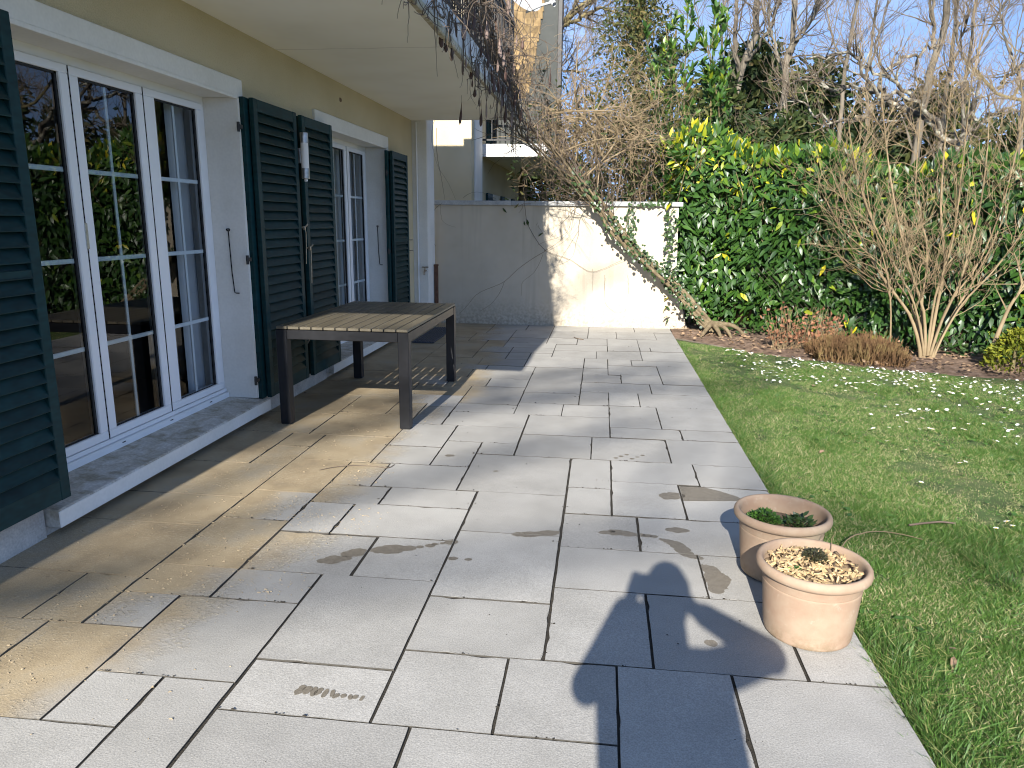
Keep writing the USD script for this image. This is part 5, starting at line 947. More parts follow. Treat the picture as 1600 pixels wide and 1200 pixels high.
for px, py, yv, L in PODS + [(706, 62, 5.9, .16), (688, 45, 5.6, .15), (722, 92, 6.3, .15), (745, 100, 6.6, .13), (758, 105, 6.8, .16), (738, 120, 6.6, .10), (728, 85, 6.2, .12), (768, 100, 7.0, .2), (772, 120, 7.1, .17), (812, 125, 8.4, .28), (721, 160, 8.1, .27), (790, 160, 8.2, .25), (752, 170, 8.4, .22), (760, 150, 7.6, .25), (800, 170, 9.0, .25), (777, 175, 8.6, .2), (825, 190, 9.4, .3), (840, 185, 9.6, .3), (860, 105, 10, .3), (765, 128, 7.1, .13), (742, 135, 6.9, .11), (780, 60, 7.3, .2), (716, 55, 6.1, .14), (700, 30, 5.7, .15), (712, 20, 5.8, .2), (732, 15, 6.2, .2), (742, 5, 6.4, .25), (752, 60, 6.9, .18), (735, 60, 6.5, .17), (790, 100, 7.8, .2), (805, 140, 8.4, .22), (815, 165, 8.9, .22), (785, 140, 8.1, .2)]:
    p = PX(px, py, yv); wi.part("seed_pod", podmesh(p, L * .85, .019), "pod" if rg.random() < .6 else "podpale", smooth=True)
    P = np.stack([p, p + [0, 0, .12], p + rg.normal(0, .05, 3) + [-.03, 0, .3]]); wi.part("pod_stalk", tubes(P, np.full((1, 3), .002), 3), "greyvine")
# ivy on the trunk and the wall
n = 620; k = rg.integers(0, 9, n); u = rg.integers(3, 24, n); p = S[k, u] + rg.normal(0, .045, (n, 3)); p2 = np.array([PX(1150 + rg.normal(0, 5) - 165, rg.uniform(316, 390), 10.585) if i % 3 else PX(rg.uniform(985, 1050), rg.uniform(314, 322), 10.55) for i in range(110)]); p3 = np.array([PX(1046 + rg.normal(0, 6), rg.uniform(330, 450), 10.5) for i in range(120)]); p = np.vstack([p, p2, p3]); p[:, 1] = np.minimum(p[:, 1], 10.59)
iv = Thing("ivy", "small-leaved ivy creeping over the wisteria trunk and the wall's right end", "ivy", (1.0, 10.4, 0)); n = len(p)
me, ti = leafcloud(p, np.c_[rg.normal(0, .6, n), np.full(n, -.5), rg.normal(-.5, .5, n)], np.c_[rg.normal(0, .3, n), np.full(n, -1.), np.full(n, .5)], rg.uniform(.03, .06, n), width=.9, tint=rg.random(n)); iv.part("leaves", me, "ivy", tint=ti, kind="stuff")

# ================================================================== shrubs of the bed
sh = Thing("bare_shrub", "large bare multi-stemmed shrub fanning out before the laurel hedge", "shrub", tuple(PX(1448, 556, 8.75) * [1, 1, 0]))
stm, rr = [], []
for (bx_, by_), pts, r0 in [((1440, 555), [(1425, 500), (1395, 455), (1370, 420), (1330, 340), (1300, 270)], .028), ((1445, 556), [(1445, 500), (1425, 430), (1400, 330), (1382, 200), (1376, 110)], .024), ((1450, 556), [(1462, 490), (1475, 420), (1470, 320), (1480, 190), (1492, 90)], .026), ((1455, 556), [(1485, 500), (1520, 440), (1560, 360), (1590, 270)], .026), ((1452, 556), [(1470, 505), (1500, 440), (1530, 330), (1545, 150)], .022),
        ((1448, 556), [(1440, 480), (1450, 400), (1430, 300), (1442, 140)], .02), ((1445, 555), [(1430, 480), (1390, 400), (1350, 310), (1325, 180)], .018), ((1442, 555), [(1420, 470), (1360, 400), (1310, 350), (1290, 310)], .016), ((1458, 556), [(1500, 480), (1555, 420), (1610, 340), (1640, 270)], .018), ((1450, 556), [(1460, 470), (1490, 370), (1505, 250), (1520, 100)], .018), ((1390, 550), [(1392, 500), (1388, 440), (1360, 330), (1350, 250)], .014), ((1450, 556), [(1480, 480), (1530, 410), (1575, 290), (1605, 150)], .016)]:
    dp = rg.uniform(-.45, .45); P = [PX(bx_, by_, 8.75) * [1, 1, 0] + [0, 0, -.03]] + [PX(x, y, 8.75 + dp * (i + 1) / len(pts)) for i, (x, y) in enumerate(pts)]; stm.append(smoothline(P, 18)); rr.append(np.linspace(r0 * .8, .004, 18))
S1, T1 = np.array(stm), np.array(rr)
for k in range(len(S1)): sh.part("stem", tubes(S1[k], T1[k][None], 8), "tantwig", smooth=True)
G1, H1 = grow(S1, T1, 20, (.4, 1.45), (.25, 1.0), rg, m=8, up=.09, wob=.17, t0=.2, ratio=.5, tip=.0011, rmax=.0036); G2, H2 = grow(G1, H1, 5, (.18, .6), (.3, .9), rg, m=5, up=.08, wob=.18, ratio=.6, tip=.0011); G3, H3 = grow(G2[::2], H2[::2], 2, (.05, .2), (.4, 1.2), rg, m=4, up=.05, ratio=.6, tip=.0013)
sh.part("twigs", cat([tubes(G1, H1, 4), tubes(G2, H2, 3), tubes(G3, H3, 3)]), "tantwig", kind="stuff")
# leaning sapling
sp = Thing("sapling", "thin leaning bare sapling at the right edge of the bed", "sapling", tuple(PX(1540, 572, 8.3) * [1, 1, 0])); P = smoothline([PX(1540, 574, 8.3) * [1, 1, 0] + [0, 0, -.03], PX(1556, 530, 8.35), PX(1578, 478, 8.4), PX(1597, 445, 8.45), PX(1592, 420, 8.5), PX(1584, 395, 8.5)], 16); sp.part("trunk", tubes(P, np.linspace(.030, .006, 16)[None], 8), "tantwig", smooth=True)
P2_ = smoothline([PX(1597, 445, 8.45), PX(1625, 410, 8.5), PX(1640, 370, 8.5)], 10); sp.part("branch", tubes(P2_, np.linspace(.018, .005, 10)[None], 6), "tantwig"); G, H = grow(np.array([P[6:]]), np.linspace(.018, .005, 10)[None], 10, (.2, .5), (.3, .9), rg, m=5, tip=.0016); sp.part("twigs", tubes(G, H, 3), "tantwig", kind="stuff")
# brown heather mound
he = Thing("heather", "low brown heather mound at the edge of the bed", "shrub", (3.0, 8.4, 0)); st = []
for i in range(1500):
    x = rg.uniform(-1, 1); c = PX(1345 + 72 * x, 556 + 6 * x, 8.42 - .16 * x); c[2] = -.01; c[1] += rg.normal(.12, .13); h = (.225 + .05 * rg.normal()) * (1 - .55 * x ** 4); d = np.array([rg.normal(0, .25), rg.normal(-.1, .25), 1.0]); d /= np.linalg.norm(d); e = c + d * h; st.append([c, (c + e) / 2 + rg.normal(0, .015, 3), e])
st = np.array(st); he.part("stems", tubes(st, np.tile([.003, .0022, .0012], (len(st), 1)), 3), "heath", kind="stuff"); G, H = grow(st, np.tile([.003, .0022, .0012], (len(st), 1)), 6, (.03, .09), (.3, .9), rg, m=3, up=.2, t0=.3, tip=.0022); he.part("sprigs", tubes(G, H, 3), "heath", kind="stuff")
# reddish dry perennials
pe = Thing("dry_perennial", "dry reddish-brown perennial between the hedge and the heather", "plant", tuple(PX(1245, 535, 9.1) * [1, 1, 0])); st = []
for i in range(90):
    c = PX(rg.uniform(1205, 1300), rg.uniform(528, 542), 9.1) * [1, 1, 0]; h = rg.uniform(.2, .55); e = c + [rg.normal(0, .1), rg.normal(0, .1), h]; st.append([c, (c + e) / 2 + rg.normal(0, .03, 3), e])
st = np.array(st); pe.part("stems", tubes(st, np.tile([.004, .003, .0015], (90, 1)), 4), "tantwig", kind="stuff"); n = 520; k = rg.integers(0, 90, n); u = rg.uniform(.3, 1, n)[:, None]; p = st[k, 0] * (1 - u) + st[k, 2] * u + rg.normal(0, .03, (n, 3)); pe.part("leaves", leafcloud(p, rg.normal(size=(n, 3)) + [0, 0, -.3], rg.normal(size=(n, 3)), rg.uniform(.03, .07, n), width=.5)[0], "dryred", kind="stuff")
# golden dwarf conifer, low ivy and weeds at the foot of the hedge
def conifer(name, c, rad, h, n, m, label, size, seed, cat_="conifer", group=None, lean=None):
    r = np.random.default_rng(seed); t = Thing(name, label, cat_, tuple(c), group); u = r.random(n) ** .8; q = r.uniform(0, 6.28, n); R = rad * (1 - u ** 1.6) ** .8 * (.75 + .35 * r.random(n)) * (.7 + .6 * meshkit.fbm(np.c_[np.cos(q) * 1.5, np.sin(q) * 1.5, u * h / max(rad, .3) * 1.6], 3, seed))
    p = np.c_[c[0] + R * np.cos(q), c[1] + R * np.sin(q), c[2] + .03 * h + u * h]; me, ti = leafcloud(p, np.c_[np.cos(q) * .8, np.sin(q) * .8, r.uniform(-.2, .9, n)] + r.normal(0, .3, (n, 3)), r.normal(size=(n, 3)), size * r.uniform(.6, 1.4, n), width=.4, rows=(0, .5, 1), wid=(.3, 1, .1), tint=np.clip(r.normal(.45, .25, n) + .2 * (u - .5), 0, 1))
    t.part("foliage", me, m, tint=ti, kind="stuff"); t.part("trunk", tubes([c, np.array(c) + [0, 0, h * .5], np.array(c) + [0, 0, h * .95]], [[max(.02, rad * .07), max(.015, rad * .05), .01]], 6), "mossbark"); return t
conifer("dwarf_conifer", PX(1582, 576, 8.1) * [1, 1, 0], .26, .42, 1500, "goldconifer", "small golden dwarf conifer at the right edge, beside the sapling", .05, 61)
conifer("dwarf_conifer", PX(1618, 560, 9.0) * [1, 1, 0], .5, 1.0, 2500, "goldconifer", "larger golden dwarf conifer cut off by the right edge of the photo", .06, 62)
n = 700; x = rg.uniform(1.4, 5.2, n); y = np.interp(x, HF[:, 0], HF[:, 1]) - rg.uniform(-.1, .55, n) * rg.random(n); p = np.c_[x, y, ground_z(x, y) + rg.uniform(.05, .16, n)]
me, ti = leafcloud(p, rg.normal(size=(n, 3)) * [1, 1, .4], np.tile([0, -.4, 1.], (n, 1)) + rg.normal(0, .3, (n, 3)), rg.uniform(.03, .07, n), width=.85, tint=rg.random(n)); single("ground_ivy", me, "ivy", "low ivy and weeds along the foot of the hedge", "ground cover", kind="stuff", tint=ti)
n = 1200; x = rg.uniform(1.05, 5.5, n); y = np.interp(x, BE[:, 0], BE[:, 1]) + rg.uniform(.05, 1.3, n); me, _ = leafcloud(np.c_[x, y, ground_z(x, y) + .07], np.c_[rg.normal(size=(n, 2)), rg.normal(.1, .2, n)], np.tile([0, 0, 1.], (n, 1)) + rg.normal(0, .4, (n, 3)), rg.uniform(.02, .06, n), width=.6); single("leaf_litter", me, "deadleaf", "dry brown leaf litter strewn over the bed", "leaf litter", kind="stuff")
# lawn edging
P = smoothline(np.c_[BE[:3], np.full(3, -.026)], 30); P[:, 1] += .03; single("lawn_edging", tubes(P, np.full((1, 30), .012), 6), "bark", "low grey edging strip between the lawn and the bed near the wisteria's foot", "edging")
# ================================================================== trees beyond the garden
rg = np.random.default_rng(77)
def evergreen(c, rad, h, n, label, seed, m="conifer", size=.22, name="evergreen_tree", shift=0.0, base=.0):
    """Trunk, and a crown of spray-sized faces gathered in clumps with gaps between."""
    r = np.random.default_rng(seed); t = Thing(name, label, "evergreen tree", tuple(c)); cl = []; k = max(24, n // 130)
    for i in range(k):
        u = r.random() ** .8; q = r.uniform(0, 6.28); R = rad * (1 - u ** 1.5) ** .7 * (.55 + .5 * r.random()); cl.append([c[0] + R * math.cos(q), c[1] + R * math.sin(q), c[2] + h * (base + (1 - base) * u)])
    cl = np.array(cl); w = r.integers(0, k, n); d = r.normal(size=(n, 3)); d /= np.linalg.norm(d, axis=1, keepdims=True); s = rad * .34 * (.5 + .7 * r.random(n))[:, None] * [1, 1, .75]
    p = cl[w] + d * s; me, ti = leafcloud(p, d + r.normal(0, .6, (n, 3)) + [0, 0, -.15], d + r.normal(0, .4, (n, 3)), size * r.uniform(.5, 1.4, n), width=.42, rows=(0, .5, 1), wid=(.3, 1, .1), tint=np.clip(r.normal(.38, .18, n) + np.repeat(r.normal(0, .12, k), 1)[w] + shift, 0, 1))
    t.part("crown", me, m, tint=ti, kind="stuff"); t.part("trunk", tubes([c, np.array(c) + [0, 0, h * .5], np.array(c) + [0, 0, h * .95]], [[rad * .09, rad * .06, .02]], 7), "mossbark")
    st = np.stack([np.repeat((np.array(c) + [0, 0, 0])[None, :2], k, 0).T[0], np.repeat((np.array(c))[None, :2], k, 0).T[1], cl[:, 2] - h * .06], 1); t.part("branches", tubes(np.stack([st, (st + cl) / 2 + [0, 0, h * .01], cl], 1), np.tile([rad * .025, rad * .018, .008], (k, 1)), 4), "mossbark", kind="stuff")
def gpt(px, Y): p = PX(px, 345, Y); p[2] = -.1; return p
def top(py, Y): return (346 - py) / FPX * Y * 1.03 + CAM_H + .1
evergreen(gpt(985, 15.5), 1.3, top(18, 15.5), 15000, "brownish evergreen bush rising behind the tan wisteria tangle", 1, size=.075, shift=.30, name="evergreen_bush")
evergreen(gpt(1040, 17.0), .9, top(70, 17.0), 3200, "dark narrow evergreen between the brownish bush and the laurel shoots", 2, size=.14)
evergreen(gpt(1168, 25), 2.3, top(120, 25), 6400, "dark evergreen behind the pale forked trunk, right of the laurel shoots", 3, size=.26)
evergreen(gpt(1265, 27), 2.5, top(145, 27), 6400, "dark evergreen behind the lichened branches at the middle of the hedge", 4, size=.28)
evergreen(gpt(1345, 30), 2.6, top(198, 30), 4200, "low dark evergreen behind the lichened tree's fork", 5, size=.3)
evergreen(gpt(1440, 28), 2.2, top(172, 28), 4000, "olive evergreen behind the base of the tall leaning trunks", 6, size=.28, shift=.15)
evergreen(gpt(1545, 30), 2.4, top(215, 30), 3800, "dark evergreen low at the right behind the shrub's tips", 7, size=.3)
evergreen(gpt(1640, 27), 2.4, top(200, 27), 3800, "dark evergreen cut by the right edge of the photo", 8, size=.3)
evergreen(gpt(1210, 19), 1.4, top(190, 19), 4000, "low dark evergreen just above the yellow hedge top", 9, size=.18)
evergreen(gpt(1100, 22), 1.5, top(150, 22), 3600, "dark evergreen hidden behind the tall laurel shoots", 10, size=.22)
evergreen(gpt(905, 24), 1.8, top(262, 24), 3000, "green bushy evergreen seen through the tangle, beyond the garden wall", 11, size=.2, shift=.1)
evergreen(gpt(850, 24), 1.9, top(285, 24), 3200, "bright green garden shrub at the end of the neighbour's balcony", 12, m="laurel", size=.16, name="green_shrub", shift=.12)
evergreen(gpt(1760, 22), 2.4, top(140, 22), 3000, "tall dark evergreen outside the right edge", 13, size=.3)

def bare(name, label, lines, Y, r0, r1, m, seed, lev=((12, (1.2, 3.0)), (5, (.6, 1.6)), (3, (.25, .8))), up=.10, cat_="tree", tk=.66, bark="bark", tipr=.0024, root=None, group=None, ang=(.35, 1.0), wobl=.03):
    """A leafless tree: trunk and limbs drawn one by one, then three orders of finer wood."""
    r = np.random.default_rng(seed); L = []; RR = []
    for i, (pts, a, b) in enumerate(lines):
        P = np.array([PX(x, y, Y + d) for x, y, d in pts])
        if i == 0:
            g = P[0].copy(); g[2] = -.1; g[0] += .1 * r.normal(); P = np.vstack([g, P])
        L.append(smoothline(P, 18) + np.r_[[np.zeros(3)], r.normal(0, wobl, (16, 3)), [np.zeros(3)]]); RR.append(np.linspace(a, b, 18) * tk)
    t = Thing(name, label, cat_, tuple(L[0][0]), group); A, B = np.array(L), np.array(RR)
    for k in range(len(A)): t.part("trunk" if k == 0 else "limb", tubes(A[k], B[k][None], 9), m, smooth=True)
    out = []
    for j, (k, ln) in enumerate(lev):
        A, B = grow(A, B, k, ln, ang, r, m=7 if j == 0 else 5, up=up, wob=.14, t0=.12 if j else .3, ratio=.5, tip=tipr * (1 if j < 2 else .75), rmax=.022 if j == 0 else .007); out.append(tubes(A, B, 4 if j == 0 else 3))
    t.part("branches", out[0], bark, kind="stuff"); t.part("twigs", cat(out[1:]), "twig", kind="stuff"); return t
bare("bare_tree", "pale grey forked tree trunk right of the tall laurel shoots", [([(1148, 250, 0), (1152, 150, 0), (1162, 100, .1), (1178, 50, .1), (1184, -40, .2), (1190, -120, .3)], .20, .10), ([(1157, 120, 0), (1148, 60, .3), (1150, 0, .5), (1146, -80, .6)], .11, .05), ([(1165, 95, 0), (1192, 62, -.4), (1212, 20, -.6), (1222, -40, -.8)], .07, .03)], 22, 0, 0, "bark", 201)
bare("bare_tree", "ivy-flecked straight bare trunk above the yellow hedge top", [([(1216, 260, 0), (1222, 180, 0), (1230, 110, 0), (1240, 40, .2), (1236, -60, .2)], .17, .08), ([(1228, 120, 0), (1210, 70, .4), (1196, 10, .6)], .06, .03), ([(1234, 80, 0), (1262, 40, -.4), (1285, -10, -.7)], .07, .03)], 20, 0, 0, "bark", 202)
bare("bare_tree", "slim leaning bare trunk above the middle of the hedge", [([(1312, 230, 0), (1318, 140, 0), (1328, 60, 0), (1342, -20, .2), (1350, -90, .2)], .13, .06), ([(1322, 110, 0), (1300, 50, .4), (1290, -10, .6)], .05, .02)], 24, 0, 0, "bark", 203)
bare("bare_tree", "slender bare tree behind the lichened tree", [([(1350, 220, 0), (1356, 130, 0), (1362, 60, 0), (1380, -30, .2)], .10, .05), ([(1358, 110, 0), (1376, 40, -.4), (1402, -20, -.7)], .05, .02), ([(1357, 120, 0), (1340, 70, .4), (1330, 20, .6)], .04, .02)], 26, 0, 0, "bark", 204)
bare("bare_tree", "tall thick leaning bare trunk right of the lichened tree", [([(1432, 250, 0), (1447, 150, 0), (1462, 85, 0), (1478, 20, .1), (1490, -70, .2)], .19, .12), ([(1462, 85, 0), (1458, 30, .3), (1460, -40, .5)], .09, .05)], 23, 0, 0, "bark", 205)
bare("bare_tree", "pale straight bare trunk right of the thick leaning trunk", [([(1468, 250, 0), (1478, 150, 0), (1490, 60, 0), (1495, -40, .2)], .12, .07), ([(1484, 110, 0), (1506, 50, -.3), (1515, -10, -.6)], .06, .03)], 25, 0, 0, "bark", 206)
bare("bare_tree", "bare tree with many fine upright twigs near the right edge", [([(1500, 250, 0), (1508, 130, 0), (1518, 60, 0), (1530, -30, .2)], .12, .05), ([(1510, 110, 0), (1545, 50, -.5), (1580, -10, -.9)], .06, .03), ([(1512, 100, 0), (1495, 40, .3), (1498, -30, .5)], .05, .02)], 24, 0, 0, "bark", 207)
bare("bare_tree", "bare tree cut by the right edge of the photo", [([(1590, 260, 0), (1600, 150, 0), (1612, 60, 0), (1622, -40, 0)], .14, .06), ([(1600, 150, 0), (1575, 70, .4), (1560, 0, .8)], .06, .03)], 21, 0, 0, "bark", 208)
bare("bare_tree", "thin bare tree seen through the twigs left of the pale forked trunk", [([(1120, 260, 0), (1126, 120, 0), (1130, 40, 0), (1140, -60, 0)], .09, .04), ([(1126, 120, 0), (1100, 60, .4), (1085, 0, .8)], .04, .02)], 25, 0, 0, "bark", 209)
# lichened fruit tree just behind the hedge
bare("lichened_tree", "spreading old tree with pale lichen on its crooked boughs behind the hedge", [
    ([(1512, 300, 0), (1508, 262, 0), (1494, 232, 0), (1468, 202, 0), (1440, 180, .1), (1404, 166, .2), (1366, 160, .3)], .115, .05),
    ([(1404, 166, .2), (1376, 150, .3), (1342, 134, .4), (1310, 138, .5), (1284, 130, .5), (1262, 126, .6), (1222, 124, .7)], .055, .02),
    ([(1468, 202, 0), (1436, 160, -.2), (1410, 148, -.3), (1372, 148, -.4), (1352, 118, -.5), (1346, 90, -.5), (1316, 80, -.6), (1262, 92, -.8)], .055, .02),
    ([(1440, 175, 0), (1412, 140, -.1), (1362, 108, -.2), (1345, 96, -.3), (1338, 70, -.4)], .05, .018),
    ([(1404, 166, 0), (1374, 132, .2), (1386, 112, .3), (1404, 94, .4), (1440, 78, .5), (1462, 70, .6)], .05, .03),
    ([(1366, 160, .3), (1330, 190, .4), (1300, 192, .5), (1264, 172, .6), (1230, 158, .7)], .045, .015),
    ([(1500, 240, 0), (1512, 196, -.3), (1526, 165, -.5), (1530, 128, -.6), (1526, 122, -.6)], .05, .025),
    ([(1494, 232, 0), (1520, 200, .3), (1560, 176, .5), (1600, 172, .7)], .04, .02)], 14.5, 0, 0, "lichen", 210, lev=((10, (.4, 1.2)), (4, (.25, .7)), (2, (.1, .35))), up=.16, cat_="tree", bark="lichen", tipr=.0026, wobl=.045, tk=.8)
bare("dark_bough", "dark broken bough with stubs entering from the right edge", [([(1640, 205, 0), (1612, 160, 0), (1580, 150, 0), (1550, 134, 0), (1522, 106, 0)], .075, .045), ([(1560, 138, 0), (1575, 116, -.1), (1588, 106, -.2)], .045, .035), ([(1580, 150, 0), (1600, 128, .2), (1620, 100, .4)], .04, .02)], 17, 0, 0, "mossbark", 211, lev=((12, (.5, 1.4)), (5, (.3, .7))), cat_="tree")
bare("mossy_tree", "mossy bare tree reaching in behind the neighbour's roof", [([(820, 250, 0), (836, 120, 0), (858, 66, 0), (874, 46, 0), (898, 22, 0), (930, -8, .2), (960, -50, .4)], .19, .10), ([(872, 48, 0), (886, 37, -.1), (906, 28, -.2), (918, 20, -.3), (938, 15, -.4), (952, 14, -.4)], .075, .04), ([(838, 120, 0), (872, 112, -.3), (895, 110, -.4), (915, 114, -.5)], .05, .025), ([(898, 22, 0), (900, -20, .2), (890, -60, .3)], .07, .04)], 18.5, 0, 0, "mossbark", 212, lev=((20, (.9, 2.2)), (6, (.5, 1.2)), (3, (.2, .6))), ang=(.5, 1.2))

# two bare trees behind the photographer: their boughs dapple the terrace
def standing(name, label, c, h, seed, spread=1.0, n1=16):
    r = np.random.default_rng(seed); c = np.array(c, float); A = [smoothline([c, c + [.2, 0, h * .4], c + [-.2, .3, h * .75], c + [.1, 0, h]], 18)]; B = [np.linspace(.24, .04, 18)]
    t = Thing(name, label, "tree", tuple(c)); t.part("trunk", tubes(A[0], B[0][None], 9), "bark", smooth=True); A, B = np.array(A), np.array(B)
    for j, (k, ln, rm) in enumerate(((n1, (2.5 * spread, 5.5 * spread), .10), (7, (1.2, 3.0), .05), (5, (.5, 1.3), .018))):
        A, B = grow(A, B, k, ln, (.5, 1.1), r, m=7, up=.1, wob=.14, t0=.35 if j == 0 else .15, ratio=.6, tip=.004, rmax=rm); t.part(("limbs", "branches", "twigs")[j], tubes(A, B, 6 if j == 0 else 4), "bark" if j < 2 else "twig", kind="stuff")
def reaching(name, label, c, lines, seed):
    r = np.random.default_rng(seed); c = np.array(c, float); t = Thing(name, label, "tree", tuple(c)); h = 19.0
    P = smoothline([c, c + [.3, 0, 7], c + [0, .3, 13], c + [.4, 0, h]], 18); t.part("trunk", tubes(P, np.linspace(.30, .06, 18)[None], 9), "bark", smooth=True)
    A = np.array([smoothline(np.array(l, float), 18) for l in lines]); B = np.tile(np.linspace(.14, .05, 18), (len(A), 1))
    t.part("limbs", tubes(A, B, 8), "bark", kind="stuff")
    C, D = grow(A, B, 9, (.9, 2.6), (.4, 1.1), r, m=7, up=.1, wob=.14, t0=.3, ratio=.55, tip=.006, rmax=.045); E, F = grow(C, D, 4, (.5, 1.3), (.4, 1.0), r, m=5, up=.1, t0=.2, ratio=.55, tip=.003, rmax=.012)
    t.part("branches", tubes(C, D, 5), "bark", kind="stuff"); t.part("twigs", tubes(E, F, 3), "twig", kind="stuff")
reaching("garden_tree", "tall bare tree standing behind the photographer beyond the house", (-8.5, -27.5, -.1), [
    [(-8.4, -27.4, 10.5), (-6, -27.2, 14), (-3.9, -27, 15.6), (-1.9, -26.8, 16.6)], [(-8.2, -27.4, 13), (-5.5, -27.6, 16.5), (-3.3, -27.8, 17.8), (-2.0, -28.2, 18.4)],
    [(-8.4, -27.5, 11.5), (-6.2, -28.2, 13.6), (-3.6, -28.6, 14.9), (-1.5, -28.8, 15.6)], [(-8.3, -27.5, 12.2), (-5.8, -26.4, 15.0), (-3.4, -26.0, 16.3), (-.8, -25.8, 16.9)], [(-8.3, -27.5, 12.8), (-6, -28.8, 15.6), (-3.2, -29.4, 16.6), (-1.0, -29.6, 17.2)], [(-8.1, -27.4, 15), (-6, -27, 18), (-3.8, -26.8, 19.4), (-2.4, -26.6, 20)]], 301)
reaching("garden_tree", "tall bare tree standing behind the photographer beyond the lawn", (7.5, -30.0, -.1), [
    [(7.4, -30, 12), (4.5, -30, 15.5), (1.6, -30.2, 16.8), (-1.2, -30.4, 17.4)], [(7.4, -30, 14), (4.6, -29.6, 17.5), (2.0, -29.4, 18.8), (-.2, -29.2, 19.6)], [(7.3, -30, 10), (5, -29.5, 13.2), (3.2, -29, 14.6), (1.4, -28.8, 15.4)]], 302)

# ================================================================== the photographer (behind the lens; only the shadow falls in view)
def bones(joints, chains):
    parts = []
    def ball(p, r): return manifold3d.Manifold.sphere(float(r), 20).translate([float(x) for x in p])
    for ch in chains:
        for a, b in zip(ch[:-1], ch[1:]):
            (pa, ra), (pb, rb) = joints[a], joints[b]; parts.append(manifold3d.Manifold.batch_hull([ball(pa, ra), ball(pb, rb)]))
    return parts
J = {"hip": ((.12, -.30, .90), .135), "waist": ((.11, -.29, 1.06), .125), "chest": ((.075, -.27, 1.24), .125), "neck0": ((.085, -.25, 1.385), .065), "neck": ((.088, -.235, 1.465), .055),
     "shl": ((-.10, -.26, 1.355), .062), "shr": ((.225, -.275, 1.315), .058), "ell": ((-.168, -.165, 1.20), .046), "elr": ((.45, -.11, 1.30), .042), "wrl": ((-.045, -.060, 1.44), .030), "wrr": ((.155, -.060, 1.452), .030),
     "hipl": ((.03, -.30, .88), .10), "hipr": ((.21, -.30, .88), .10), "knl": ((.01, -.27, .48), .06), "knr": ((.23, -.29, .48), .06), "anl": ((-.01, -.30, .09), .042), "anr": ((.25, -.32, .09), .042), "tol": ((-.03, -.15, .045), .038), "tor": ((.27, -.17, .045), .038),
     "head": ((.09, -.215, 1.555), .086), "crown": ((.09, -.235, 1.608), .088), "chin": ((.09, -.165, 1.48), .048), "nose": ((.089, -.122, 1.54), .012), "brow": ((.09, -.150, 1.59), .05), "earl": ((.0, -.225, 1.545), .018), "earr": ((.18, -.225, 1.545), .018)}
ch = [["hip", "waist", "chest", "neck0", "neck", "head", "crown"], ["head", "chin"], ["brow", "nose"], ["head", "brow"], ["head", "earl"], ["head", "earr"], ["chest", "shl", "ell", "wrl"], ["chest", "shr", "elr", "wrr"], ["hip", "hipl", "knl", "anl", "tol"], ["hip", "hipr", "knr", "anr", "tor"], ["shl", "hipl"], ["shr", "hipr"]]
parts = bones(J, ch)
for s, wr in ((-1, "wrl"), (1, "wrr")):
    w0 = np.array(J[wr][0]); palm = np.array([.055 + s * .092, -.045, 1.485]); JJ = {"w": (w0, .026), "p": (palm, .026)}; cs = [["w", "p"]]
    for k in range(4):
        z = 1.530 - k * .020; JJ[f"a{k}"] = ((.055 + s * .094, -.030, z), .0095); JJ[f"b{k}"] = ((.055 + s * .092, -.010, z + .002), .0085); JJ[f"c{k}"] = ((.055 + s * (.074 - .004 * (k % 2)), -.0085, z + .003), .0075); cs += [["p", f"a{k}", f"b{k}", f"c{k}"]]
    JJ["t0"] = ((.055 + s * .088, -.040, 1.462), .0105); JJ["t1"] = ((.055 + s * .070, -.034, 1.452), .0095); JJ["t2"] = ((.055 + s * .050, -.030, 1.470), .008); cs += [["p", "t0", "t1", "t2"]]; parts += bones(JJ, cs)
body = manifold3d.Manifold.batch_boolean(parts, manifold3d.OpType.Add).refine_to_length(0.012)
bm = body.to_mesh(); tm = trimesh.Trimesh(np.array(bm.vert_properties[:, :3]), np.array(bm.tri_verts), process=False); trimesh.smoothing.filter_taubin(tm, iterations=8)
pe_ = Thing("person", "person in dark clothes holding a phone up in both hands", "person", (.13, -.30, 0))
pe_.part("body", tm, "skin", smooth=True)
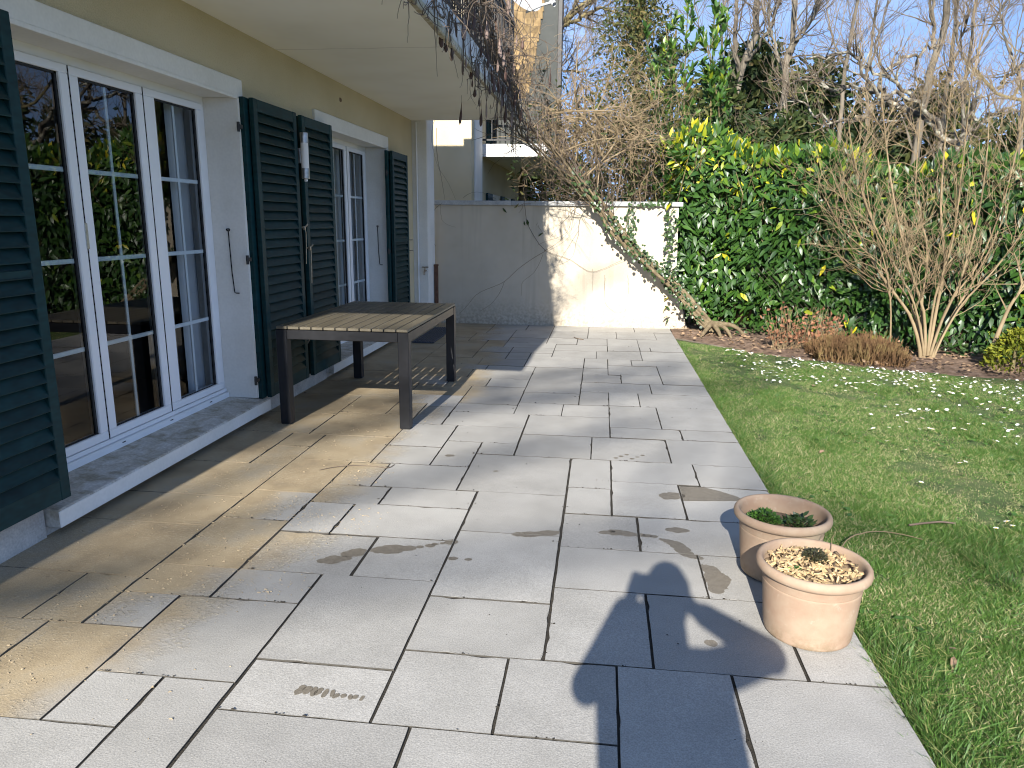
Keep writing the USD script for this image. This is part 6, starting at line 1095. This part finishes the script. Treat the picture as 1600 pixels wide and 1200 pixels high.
shell = bones({k: (p, r + .012) for k, (p, r) in J.items()}, [["hip", "waist", "chest"], ["neck0", "shl"], ["neck", "neck0"], ["chest", "shl", "ell"], ["chest", "shr", "elr"], ["shl", "hipl"], ["shr", "hipr"], ["hip", "hipl"], ["hip", "hipr"]])
jl = np.array(J["ell"][0]); jr = np.array(J["elr"][0])
shell += bones({"a": (jl, .056), "b": (jl + .85 * (np.array(J["wrl"][0]) - jl), .052), "e": (np.array(J["shl"][0]), .085), "c": (jr, .060), "d": (jr + .7 * (np.array(J["wrr"][0]) - jr), .045)}, [["a", "b", "e"], ["a", "e"], ["c", "d"]])
hullp = [manifold3d.Manifold.sphere(.045, 16).translate([float(x) for x in q]) for q in (J["shl"][0], J["neck"][0], J["ell"][0], np.array(J["wrl"][0]) - [.0, .03, .03], J["chest"][0])]; shell.append(manifold3d.Manifold.batch_hull(hullp))
cm = manifold3d.Manifold.batch_boolean(shell, manifold3d.OpType.Add).refine_to_length(.02).to_mesh(); tm = trimesh.Trimesh(np.array(cm.vert_properties[:, :3]), np.array(cm.tri_verts), process=False); trimesh.smoothing.filter_taubin(tm, iterations=6); pe_.part("jacket", tm, "cloth", smooth=True)
tr = manifold3d.Manifold.batch_boolean(bones({k: (p, r + .014) for k, (p, r) in J.items()}, [["hip", "hipl", "knl", "anl"], ["hip", "hipr", "knr", "anr"]]), manifold3d.OpType.Add).refine_to_length(.03).to_mesh(); pe_.part("trousers", (np.array(tr.vert_properties[:, :3]), np.array(tr.tri_verts)), "cloth", smooth=True)
hr = manifold3d.Manifold.batch_boolean(bones({"a": ((.09, -.245, 1.60), .094), "b": ((.09, -.275, 1.525), .075), "c": ((.09, -.225, 1.622), .082)}, [["a", "b"], ["a", "c"]]), manifold3d.OpType.Add).to_mesh(); pe_.part("hair", (np.array(hr.vert_properties[:, :3]), np.array(hr.tri_verts)), "hair", smooth=True)
single("phone", box(-.024, .134, -.0235, -.0155, 1.462, 1.540, .004), "phone", "black phone held up sideways in the photographer's hands", "phone")
